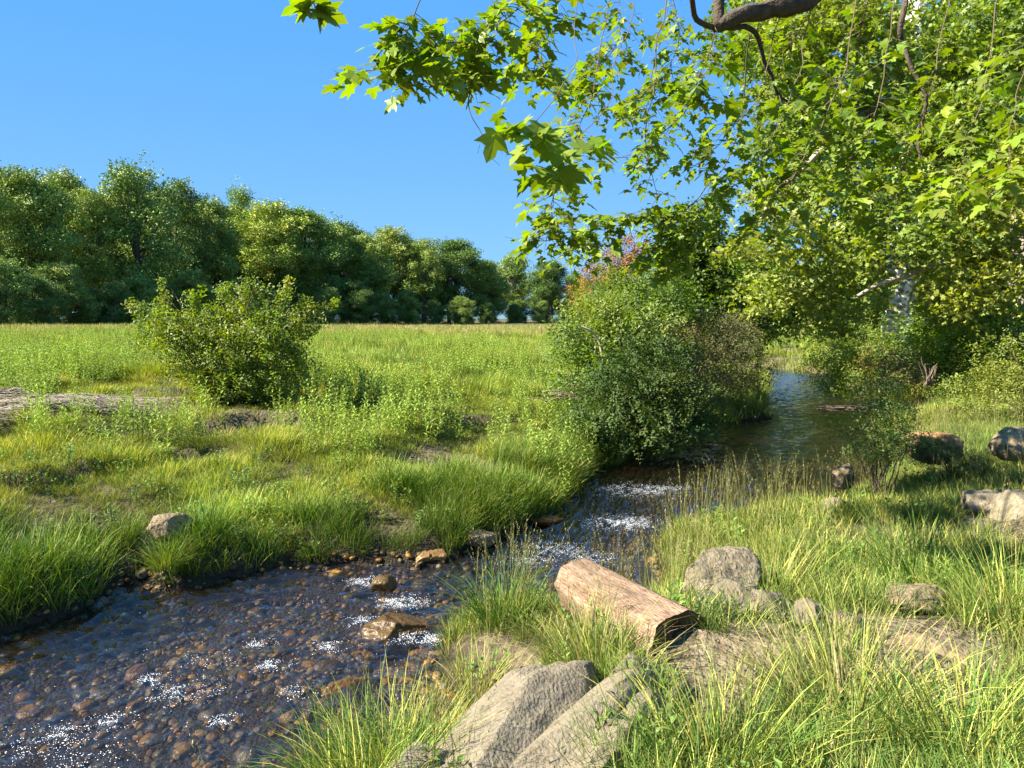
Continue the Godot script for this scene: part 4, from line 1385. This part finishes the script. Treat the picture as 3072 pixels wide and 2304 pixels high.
func make_sycamores() -> void:
	var r := RandomNumberGenerator.new()
	r.seed = 55
	# the near sycamore: its trunk stands outside the picture, its boughs hang into it
	var t := thing("sycamore_tree", "near sycamore whose big lobed leaves hang in across the top of the picture", "tree", at_ground(8.4, -5.6))
	var o := t.position
	var g := Geo.new()
	var bark := Color(0.095, 0.075, 0.058)
	tube(g, curve([Vector3(0, -0.3, 0), Vector3(0.1, 1.5, 0), Vector3(0, 4.0, 0), Vector3(0.3, 8.0, 0.3), Vector3(0.2, 12.0, 0.4)], 5, 0.05), 0.42, 0.22, 14, Color(0.5, 0.45, 0.38), 0.1)
	obj("trunk", g.mesh(M.pale_bark, true), t)
	for l in [[[Vector3(8.4, 4.6, -5.6), Vector3(3.71, 5.6, -7.2), Vector3(2.77, 5.12, -7), Vector3(2.3, 5.02, -7), Vector3(1.89, 4.92, -7)], 0.105, 0.07], [[Vector3(1.89, 4.92, -7), Vector3(1.65, 4.98, -6.8), Vector3(1.33, 5.07, -6.3), Vector3(0.32, 4.85, -5.6), Vector3(-0.48, 4.53, -5), Vector3(-1.09, 4.2, -4.4)], 0.03, 0.010], [[Vector3(1.93, 4.93, -7), Vector3(1.89, 5.08, -7), Vector3(1.86, 5.39, -7)], 0.06, 0.05], [[Vector3(1.96, 4.91, -7), Vector3(2.28, 4.9, -7.2), Vector3(2.53, 4.74, -7.4), Vector3(2.81, 4.4, -7.6)], 0.03, 0.012], [[Vector3(3.89, 5.64, -7.2), Vector3(3.59, 4.97, -7), Vector3(3.69, 4.68, -7), Vector3(3.88, 4.05, -7), Vector3(3.79, 3.63, -7)], 0.03, 0.010]]:
		var lg := Geo.new()
		var pts := []
		for p in l[0]:
			pts.append(p - o)
		tube(lg, curve(pts, 6, 0.09, 8), l[1], l[2], 10, bark, 0.25)
		obj("limb", lg.mesh(M.bark, true), t)
	var leaves := []
	var k := 0
	for b in [
			[[Vector3(-0.99, 4.2, -4.4), Vector3(-1.1, 4.01, -4.3), Vector3(-1.11, 3.95, -4.25)], 6, 0.17, 0.1, 0.7, 0.004],
			[[Vector3(0.25, 4.81, -5.6), Vector3(-0.02, 4.36, -5.5), Vector3(-0.49, 4.16, -5.4), Vector3(-1.04, 3.95, -5.3)], 70, 0.13, 0.38, 0.2, 0.012],
			[[Vector3(-0.45, 4.5, -5), Vector3(-0.65, 4.25, -5.1), Vector3(-0.71, 4.1, -5.1), Vector3(-0.63, 3.89, -5.1)], 45, 0.14, 0.34, 0.3, 0.008],
			[[Vector3(-0.02, 4.81, -5.6), Vector3(-0.16, 4.35, -5.6), Vector3(-0.26, 4.12, -5.6), Vector3(-0.33, 4.02, -5.6)], 50, 0.13, 0.34, 0.25, 0.009],
			[[Vector3(0.45, 5, -6), Vector3(0.31, 4.51, -6), Vector3(0.13, 4.08, -6)], 60, 0.125, 0.42, 0.2, 0.01],
			[[Vector3(0.43, 4.49, -4.9), Vector3(0.37, 3.72, -4.5), Vector3(0.19, 3.36, -4.2), Vector3(0.04, 3.26, -4.1)], 10, 0.16, 0.24, 0.7, 0.005],
			[[Vector3(0.9, 4.63, -5.2), Vector3(0.62, 3.67, -4.7), Vector3(0.33, 3.16, -4.3), Vector3(0.16, 3.02, -4.2)], 16, 0.16, 0.26, 0.5, 0.005],
			[[Vector3(0.93, 5.37, -6.8), Vector3(0.76, 4.42, -6.7), Vector3(0.53, 3.67, -6.6), Vector3(0.36, 3.25, -6.5), Vector3(0.3, 2.88, -6.5)], 130, 0.115, 0.42, 0.2, 0.01],
			[[Vector3(1.35, 5.23, -6.5), Vector3(1.24, 4.35, -6.5), Vector3(1.15, 3.8, -6.5), Vector3(1.3, 3.26, -6.6)], 50, 0.11, 0.32, 0.2, 0.012],
			[[Vector3(1.89, 4.91, -7), Vector3(1.78, 4.5, -7.2), Vector3(1.57, 4.04, -7.3), Vector3(1.1, 3.73, -7.2)], 80, 0.115, 0.45, 0.2, 0.012],
			[[Vector3(2.28, 4.9, -7.2), Vector3(2.34, 4.07, -7.6), Vector3(1.88, 3.38, -7.6), Vector3(1.37, 3.21, -7.4), Vector3(0.89, 3.1, -7.3), Vector3(0.54, 2.82, -7.2)], 130, 0.115, 0.42, 0.45, 0.014],
			[[Vector3(1.88, 3.38, -7.6), Vector3(1.7, 3.23, -7.6), Vector3(1.54, 2.99, -7.5), Vector3(1.38, 2.79, -7.4)], 80, 0.115, 0.36, 0.1, 0.007],
			[[Vector3(2.16, 3.84, -7.6), Vector3(1.98, 3.33, -7.6), Vector3(1.82, 2.94, -7.5), Vector3(1.66, 2.66, -7.5)], 70, 0.115, 0.36, 0.3, 0.007],
			[[Vector3(1.1, 5.93, -8), Vector3(1.15, 5.18, -8), Vector3(0.86, 4.85, -8), Vector3(0.67, 4.66, -8)], 110, 0.11, 0.5, 0.15, 0.01],
			[[Vector3(1.81, 6.21, -8.6), Vector3(1.86, 5.27, -8.5), Vector3(1.69, 4.83, -8.4), Vector3(1.43, 4.53, -8.4)], 120, 0.11, 0.5, 0.1, 0.01],
			[[Vector3(1.89, 4.92, -7), Vector3(1.55, 4.19, -5.9), Vector3(1.44, 3.89, -5.8)], 14, 0.14, 0.28, 0.5, 0.005],
			[[Vector3(2.51, 5.06, -7), Vector3(2.3, 4.29, -6.8), Vector3(1.98, 3.85, -6.7), Vector3(1.69, 3.49, -6.6)], 55, 0.12, 0.38, 0.3, 0.008],
			[[Vector3(2.77, 5.12, -7), Vector3(2.59, 4.29, -6.8), Vector3(2.25, 3.63, -6.6), Vector3(1.84, 3.22, -6.6)], 70, 0.12, 0.42, 0.25, 0.009],
			[[Vector3(3.1, 5.29, -6.8), Vector3(2.85, 4.07, -6.6), Vector3(2.46, 3.41, -6.5), Vector3(2.1, 2.99, -6.4)], 90, 0.12, 0.42, 0.25, 0.01],
			[[Vector3(3.61, 5.51, -7), Vector3(3.25, 4.19, -6.6), Vector3(3.02, 3.64, -6.5), Vector3(2.85, 3.23, -6.4)], 70, 0.125, 0.42, 0.2, 0.009],
			[[Vector3(4.04, 5.51, -7), Vector3(3.7, 4.19, -6.6), Vector3(3.42, 3.51, -6.4), Vector3(3.16, 2.94, -6.3)], 70, 0.13, 0.42, 0.2, 0.009],
			[[Vector3(4.21, 5.32, -6.6), Vector3(3.94, 4.07, -6.2), Vector3(3.72, 3.48, -6.1), Vector3(3.45, 3.13, -6)], 60, 0.13, 0.42, 0.2, 0.009],
			[[Vector3(4.12, 5.04, -6), Vector3(3.86, 4.05, -5.6), Vector3(3.72, 3.52, -5.5), Vector3(3.58, 3.1, -5.4)], 50, 0.13, 0.4, 0.2, 0.008],
			[[Vector3(2.81, 5.14, -7), Vector3(2.96, 5.06, -8.2), Vector3(2.87, 4.76, -8.5)], 70, 0.115, 0.5, 0.2, 0.01],
			[[Vector3(2.3, 5.02, -7), Vector3(2.68, 5.38, -8.8), Vector3(2.25, 5.34, -9)], 80, 0.11, 0.5, 0.2, 0.01],
			[[Vector3(3.5, 5.48, -7.2), Vector3(3.81, 5.19, -8.3), Vector3(3.56, 4.66, -8.5)], 70, 0.115, 0.55, 0.2, 0.01],
			[[Vector3(2.71, 4.49, -7.6), Vector3(2.74, 3.78, -7.5), Vector3(2.87, 3.16, -7.4)], 50, 0.115, 0.42, 0.2, 0.008]]:
		var pts := []
		for p in b[0]:
			pts.append(p - o)
		k += 1
		bough(t, leaves, pts, int(b[1] * (3.1 if k < 7 else 2.5)), b[2], b[3], 400 + k, b[4], b[5])
	# the bare twig that dangles from the leftmost bough
	var tw := Geo.new()
	for p in [[[Vector3(-0.25, 4.05, -5.6), Vector3(-0.32, 3.89, -5.6), Vector3(-0.31, 3.72, -5.6), Vector3(-0.23, 3.58, -5.6), Vector3(-0.2, 3.46, -5.6), Vector3(-0.09, 3.35, -5.6)], 0.005], [[Vector3(-0.23, 3.58, -5.6), Vector3(-0.14, 3.55, -5.6), Vector3(-0.07, 3.44, -5.6)], 0.0025], [[Vector3(-0.23, 3.58, -5.6), Vector3(-0.26, 3.44, -5.6)], 0.002]]:
		var pts := []
		for q in p[0]:
			pts.append(q - o)
		tube(tw, curve(pts, 4, 0.012, 2), p[1], 0.0012, 4, Color(0.09, 0.06, 0.05))
	obj("bare_twig", tw.mesh(M.twig, true), t)
	# the leaves that show largest are parts of their own; the rest are one part
	var eye := Vector3(0, 2.2, 0) - o
	var order := []
	for q in leaves:
		var p: Vector3 = q.origin - eye
		var seen: bool = absf(p.x) < -p.z * 0.72 and p.y < -p.z * 0.45
		order.append([q.basis.y.length() / p.length() * (1.0 if seen else 0.01), q])
	order.sort_custom(func(a, b): return a[0] > b[0])
	var shapes := []
	for c in 7:
		var lg := Geo.new()
		var f := r.randf_range(0.75, 1.25)
		sycamore_leaf(lg, Transform3D(), Color(0.19 * f * r.randf_range(0.85, 1.2), 0.265 * f, 0.03), true, r.randf_range(0.05, 0.35))
		shapes.append(lg.mesh(M.leaf))
	for c in mini(290, order.size()):
		var m := obj("leaf", shapes[c % 7], t)
		m.transform = order[c][1]
	var wl := Geo.new()
	sycamore_leaf(wl, Transform3D(), Color.WHITE, true, 0.2)
	var places := []
	var tints := []
	for c in range(290, order.size()):
		var f := r.randf_range(0.7, 1.3)
		places.append(order[c][1])
		tints.append(Color(0.19 * f * r.randf_range(0.85, 1.2), 0.265 * f, 0.03))
	scatter("leaves", wl.mesh(M.leaf), places, tints, t)

	# the sycamore at the right edge, on the same bank
	var spr := spray(5, 0.115)
	var t2 := thing("sycamore_tree", "leafy sycamore at the right edge whose low boughs hang over the creek's near bank", "tree", at_ground(14.4, -15.5))
	g = Geo.new()
	tube(g, curve([Vector3(0, -0.3, 0), Vector3(0.1, 3, 0), Vector3(-0.2, 8.0, 0), Vector3(-0.6, 14.0, 0)], 5, 0.08), 0.5, 0.3, 14, Color(0.6, 0.56, 0.48), 0.1)
	obj("trunk", g.mesh(M.pale_bark, true), t2)
	for l in [[[Vector3(14.0, 12.0, -15.5), Vector3(11.12, 7.69, -16), Vector3(10.38, 6.82, -16), Vector3(9.78, 6.05, -16), Vector3(9.05, 5.69, -15.5), Vector3(8.02, 5.44, -15)], 0.26, 0.07], [[Vector3(9.73, 6, -16), Vector3(9.65, 6.63, -16), Vector3(9.86, 7.3, -16)], 0.12, 0.06], [[Vector3(14.2, 9.0, -15.5), Vector3(10.36, 3.96, -15), Vector3(9.01, 3.37, -14.6), Vector3(7.75, 3.08, -14.3), Vector3(6.73, 2.62, -14.2)], 0.13, 0.03], [[Vector3(10.69, 6.63, -16), Vector3(7.65, 6.59, -15.5), Vector3(6.5, 5.81, -15), Vector3(5.59, 4.89, -15), Vector3(4.71, 3.9, -14.5)], 0.11, 0.02]]:
		var lg := Geo.new()
		var pts := []
		for p in l[0]:
			pts.append(p - t2.position)
		tube(lg, curve(pts, 5, 0.1, 9), l[1], l[2], 9, Color(0.42, 0.37, 0.3), 0.2)
		obj("limb", lg.mesh(M.bark, true), t2)
	leafy(t2, "foliage", spr, [[Vector3(5.63, 3.78, -15), 0.8, 0.75], [Vector3(6.98, 3.4, -15), 1, 0.75], [Vector3(5.64, 2.68, -16), 0.6, 0.75], [Vector3(7.98, 4.02, -14), 1, 0.75], [Vector3(8.86, 4.37, -13.5), 1, 0.75], [Vector3(6.99, 2.17, -16), 0.6, 0.75], [Vector3(8.84, 2.88, -14), 0.9, 0.75], [Vector3(9.03, 5.86, -13.5), 1.2, 0.75], [Vector3(8.44, 6.04, -14.5), 1, 0.75], [Vector3(7, 5.17, -15), 1, 0.75], [Vector3(6.37, 5.07, -16), 0.7, 0.75], [Vector3(6.86, 7.14, -15.5), 1, 0.75], [Vector3(8.89, 7.6, -14.5), 1.3, 0.75], [Vector3(5.83, 6.15, -16), 0.6, 0.75], [Vector3(5.28, 7.88, -16), 0.7, 0.75], [Vector3(4.53, 3.54, -14.5), 0.35, 0.75], [Vector3(5.67, 8.15, -15), 0.9, 0.75], [Vector3(6.77, 8.32, -15), 0.9, 0.75], [Vector3(9.54, 7.25, -14), 1.2, 0.75], [Vector3(9.71, 3.32, -14), 0.9, 0.75], [Vector3(4.28, 4.61, -15), 0.3, 0.75], [Vector3(6.35, 2.86, -15.5), 0.6, 0.75], [Vector3(7.13, 4.15, -15), 0.6, 0.75], [Vector3(8.67, 5.16, -14.5), 0.6, 0.75], [Vector3(8.83, 2.46, -15), 0.5, 0.75], [Vector3(9.8, 2.27, -15), 0.6, 0.75], [Vector3(5.37, 4.87, -16), 0.45, 0.75], [Vector3(6.72, 6.24, -16), 0.7, 0.75], [Vector3(7.47, 6.4, -15.5), 0.5, 0.75]], 400.0, Color(0.27, 0.34, 0.075), 0.35, 0.75, 1.15, 131)

	# the big pale trunk further back
	var t3 := thing("sycamore_tree", "tall white trunked sycamore standing on the right bank behind the shrubs", "tree", at_ground(13.3, -25.0))
	g = Geo.new()
	var pts3 := []
	for p in [Vector3(13.31, 0.55, -25), Vector3(13.29, 1.67, -25), Vector3(13.32, 3.57, -25), Vector3(13.3, 6.69, -25), Vector3(13.31, 9.27, -25), Vector3(13.4, 11.52, -25), Vector3(13.48, 13.87, -25), Vector3(13.49, 17.03, -25)]:
		pts3.append(p - t3.position)
	tube(g, curve(pts3, 6, 0.06), 0.55, 0.24, 16, Color(0.8, 0.77, 0.7), 0.08)
	obj("trunk", g.mesh(M.pale_bark, true), t3)
	for l in [[[Vector3(13.29, 4.2, -25), Vector3(13.94, 5.45, -25), Vector3(14.99, 6.38, -25)], 0.2, 0.06], [[Vector3(13.31, 6.99, -25), Vector3(12.38, 8.52, -25), Vector3(10.87, 9.28, -24.5)], 0.18, 0.05], [[Vector3(13.33, 9.73, -25), Vector3(14.41, 11.37, -25), Vector3(15.25, 12.7, -25)], 0.18, 0.06], [[Vector3(13.32, 3.57, -25), Vector3(11.62, 4.12, -24), Vector3(9.98, 3.75, -23)], 0.14, 0.03]]:
		var lg := Geo.new()
		var pts := []
		for p in l[0]:
			pts.append(p - t3.position)
		tube(lg, curve(pts, 5, 0.1, 9), l[1], l[2], 9, Color(0.6, 0.55, 0.48), 0.15)
		obj("limb", lg.mesh(M.pale_bark, true), t3)
	leafy(t3, "foliage", spray(6, 0.17), [[Vector3(14.55, 5.84, -28), 2, 0.75], [Vector3(15.43, 4.2, -25), 2.2, 0.75], [Vector3(10.55, 5.84, -24.5), 1.7, 0.75], [Vector3(13.62, 8.94, -28), 2, 0.75], [Vector3(14.64, 9.88, -25), 2.4, 0.75], [Vector3(11.33, 11.07, -25), 2, 0.75], [Vector3(15.73, 7.15, -25), 2.3, 0.75], [Vector3(17.92, 3.3, -26), 2.2, 0.75], [Vector3(10.22, 3.34, -23.5), 1.4, 0.75], [Vector3(15.95, 2.68, -28), 1.6, 0.75], [Vector3(10.2, 8.52, -25), 1.4, 0.75], [Vector3(9.58, 10.34, -26), 1.5, 0.75], [Vector3(15.56, 14.38, -29), 2.4, 0.75], [Vector3(17.45, 10.81, -26), 2.4, 0.75], [Vector3(10.53, 13.06, -27), 2, 0.75], [Vector3(8.85, 13.46, -28), 1.6, 0.75], [Vector3(11.14, 2.75, -23.5), 1, 0.75]], 130.0, Color(0.26, 0.33, 0.08), 0.35, 0.9, 1.4, 132)


func make_grass() -> void:
	var lush := [Color(0.09, 0.175, 0.03), Color(0.11, 0.195, 0.03), Color(0.14, 0.21, 0.035), Color(0.07, 0.15, 0.03)]
	var bright := [Color(0.37, 0.375, 0.075), Color(0.29, 0.34, 0.06), Color(0.43, 0.40, 0.10), Color(0.21, 0.295, 0.055)]
	var dry := [Color(0.33, 0.28, 0.13), Color(0.26, 0.26, 0.08), Color(0.2, 0.23, 0.05), Color(0.36, 0.29, 0.15)]
	var r := RandomNumberGenerator.new()
	r.seed = 99
	# tussocks that stand out one by one
	var protos := [tuft(1, 300, 0.14, 0.2, 0.42, 0.0042, 0.9, 1.2, bright + lush), tuft(2, 320, 0.16, 0.2, 0.42, 0.004, 1.0, 1.1, bright + dry), tuft(3, 280, 0.13, 0.2, 0.4, 0.0045, 0.8, 1.3, lush)]
	var n := 0
	for p in [
			[Vector2(-0.06, -4.60), 2, 1.40, "tall dark green grass clump between the creek and the log"],
			[Vector2(-0.20, -3.90), 1, 1.05, "short yellowish grass tuft at the water's edge above the big slab"],
			[Vector2(0.45, -3.70), 1, 1.33, "yellow green grass tuft in front of the log"],
			[Vector2(-0.51, -2.96), 0, 1.47, "bright grass clump at the bottom between the creek and the slab"],
			[Vector2(-0.62, -2.75), 0, 1.3, "grass clump cut by the bottom edge between the creek and the slab"],
			[Vector2(-0.42, -3.25), 1, 1.0, "small grass clump touching the slab's left flank"],
			[Vector2(-0.85, -3.26), 2, 1.12, "darker grass clump leaning over the water left of the bottom clump"],
			[Vector2(1.73, -4.72), 1, 1.61, "wide arching tussock behind the pointed boulder"],
			[Vector2(2.69, -4.62), 2, 1.61, "dark green tussock above the sandy patch"],
			[Vector2(1.44, -2.96), 1, 1.54, "arching tussock with a dry centre below the rounded outcrop"],
			[Vector2(0.82, -2.69), 0, 1.54, "tall bright tussock at the bottom right of the slab"],
			[Vector2(2.80, -3.90), 0, 1.54, "tussock cut by the right edge beside the bare patch"],
			[Vector2(1.70, -2.58), 0, 1.40, "tussock in the bottom right corner"],
			[Vector2(-2.84, -5.8), 0, 0.87, "small tuft standing out of the water at the muddy notch"],
			[Vector2(0.60, -8.82), 0, 1.26, "grass tuft at the corner of the far bank beside the thicket"],
			[Vector2(5.05, -15.15), 0, 1.82, "grass tuft at the tip of the little spit in the far pool"]]:
		var o := obj("grass_tussock", protos[p[1]])
		o.position = at_ground(p[0].x, p[0].y, -0.01)
		o.position.y = maxf(o.position.y, -0.02)
		if shore(p[0].x, p[0].y) < 0.0:
			print(p[3], shore(p[0].x, p[0].y))
		o.rotation.y = n * 1.9
		o.scale = Vector3.ONE * float(p[2])
		tag(o, p[3], "grass")
		n += 1
	# the sward
	var sets := {"long": [[], []], "mid": [[], []], "dry": [[], []], "far": [[], []], "seed": [[], []], "weed": [[], []], "herb": [[], []]}
	for k in 96000:
		var d: float
		if k < 9000:
			d = sqrt(lerpf(2.2, 36.0, r.randf()))
		elif k < 52000:
			d = sqrt(lerpf(36.0, 196.0, r.randf()))
		else:
			d = lerpf(14.0, 62.0, pow(r.randf(), 1.35))
		var x := d * r.randf_range(-0.83, 0.83)
		var z := -d
		var sd := shore(x, z)
		if sd < 0.03 or blocked(x, z):
			continue
		var left := look(g_side, x, z) < 0.0 or z < -30.0
		var b := bare(x, z)
		if r.randf() < b * 0.95 or (not left and d < 9.0 and r.randf() < 0.12):
			continue
		var pat := n1.get_noise_2d(x * 16.0 + 700.0, z * 16.0)
		var fine := n2.get_noise_2d(x * 60.0, z * 60.0)
		var v := 1.0 + 0.45 * fine + r.randf_range(-0.22, 0.2)
		var warm := 1.0 + 0.22 * pat
		var tint := Color(v * warm, v, v * (1.0 - 0.2 * pat))
		var kind := "mid"
		var s := r.randf_range(0.7, 1.2)
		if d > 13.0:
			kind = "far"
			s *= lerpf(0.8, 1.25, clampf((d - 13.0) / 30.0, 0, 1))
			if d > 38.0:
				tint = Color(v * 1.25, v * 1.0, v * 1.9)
		elif left:
			if sd < 0.9 + 1.6 * pat + 0.8 * fine:
				kind = "long"
				s *= lerpf(0.95, 0.75, clampf(sd / 1.2, 0, 1)) * (1.0 + 0.6 * fine)
			else:
				kind = "mid"
				s *= 0.62 + 0.6 * fine
				tint = Color(tint.r * 1.15, tint.g * 1.05, tint.b)
		else:
			var u := r.randf()
			kind = "long" if u < 0.32 else ("dry" if u < 0.43 else "mid")
			s *= (0.95 if kind == "mid" else 0.7) * (0.75 if sd < 0.8 else 1.0)
			tint = Color(tint.r * 1.05, tint.g, tint.b * 1.2)
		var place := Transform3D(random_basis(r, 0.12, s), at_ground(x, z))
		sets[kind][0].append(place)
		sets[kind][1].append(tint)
		# flowering stalks on the near bank and ripe tips over the far meadow
		if not left and d < 13.0 and r.randf() < (0.07 if sd < 0.9 else 0.025):
			sets.seed[0].append(Transform3D(random_basis(r, 0.12, r.randf_range(0.7, 1.1)), place.origin))
			sets.seed[1].append(Color(v, v, v))
		if left and d > 8.0 and d < 40.0:
			var patch := n1.get_noise_2d(x * 24.0 + 50.0, z * 11.0 + 20.0)
			if patch > -0.12 and r.randf() < clampf(patch + 0.2, 0.0, 0.32) * (0.7 if d > 14.0 else 0.16):
				sets.weed[0].append(Transform3D(random_basis(r, 0.15, r.randf_range(0.6, 1.15)), place.origin))
				sets.weed[1].append(Color(v, v, v))
		if d < 8.0 and r.randf() < 0.03:
			sets.herb[0].append(Transform3D(random_basis(r, 0.2, r.randf_range(0.6, 1.1)), place.origin))
			sets.herb[1].append(Color(v, v, v))
	# stalks at the places where the photograph shows them thickest
	for c in [[2.26, -7.63, 0.35, 8], [3.30, -8.84, 0.5, 8], [1.77, -6.86, 0.3, 12], [3.84, -9.18, 0.5, 10], [0.07, -4.59, 0.25, 6], [0.49, -4.78, 0.22, 7], [0.86, -4.43, 0.25, 14], [1.18, -5.35, 0.3, 12], [4.20, -9.07, 0.3, 10], [1.48, -2.77, 0.5, 8], [0.57, -2.91, 0.3, 7]]:
		for k in int(c[3]):
			var x: float = c[0] + r.randfn() * c[2]
			var z: float = c[1] + r.randfn() * c[2] * 0.6
			if shore(x, z) < 0.02 or blocked(x, z):
				continue
			sets.seed[0].append(Transform3D(random_basis(r, 0.12, r.randf_range(0.75, 1.15)), at_ground(x, z)))
			sets.seed[1].append(Color.WHITE * r.randf_range(0.8, 1.2))
	var shapes := {
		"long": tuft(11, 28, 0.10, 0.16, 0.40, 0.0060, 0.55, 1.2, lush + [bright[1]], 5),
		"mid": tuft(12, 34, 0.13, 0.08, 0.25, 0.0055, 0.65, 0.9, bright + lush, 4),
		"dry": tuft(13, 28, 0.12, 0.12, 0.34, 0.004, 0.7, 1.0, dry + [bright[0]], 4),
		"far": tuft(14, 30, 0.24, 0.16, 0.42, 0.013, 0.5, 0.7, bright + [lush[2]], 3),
		"seed": seed_stalks(15, 4, 0.08, 0.45, 0.75),
		"weed": weed(16, 0.55, 4, 0.10, 0.024, Color(0.24, 0.32, 0.06)),
		"herb": weed(17, 0.2, 4, 0.06, 0.028, Color(0.14, 0.22, 0.045)),
	}
	var names := {"long": "long_grass", "mid": "grass", "dry": "dry_grass", "far": "meadow_grass", "seed": "seeding_grass", "weed": "meadow_weeds", "herb": "ground_herbs"}
	for key in names:
		scatter(names[key], shapes[key], sets[key][0], sets[key][1])
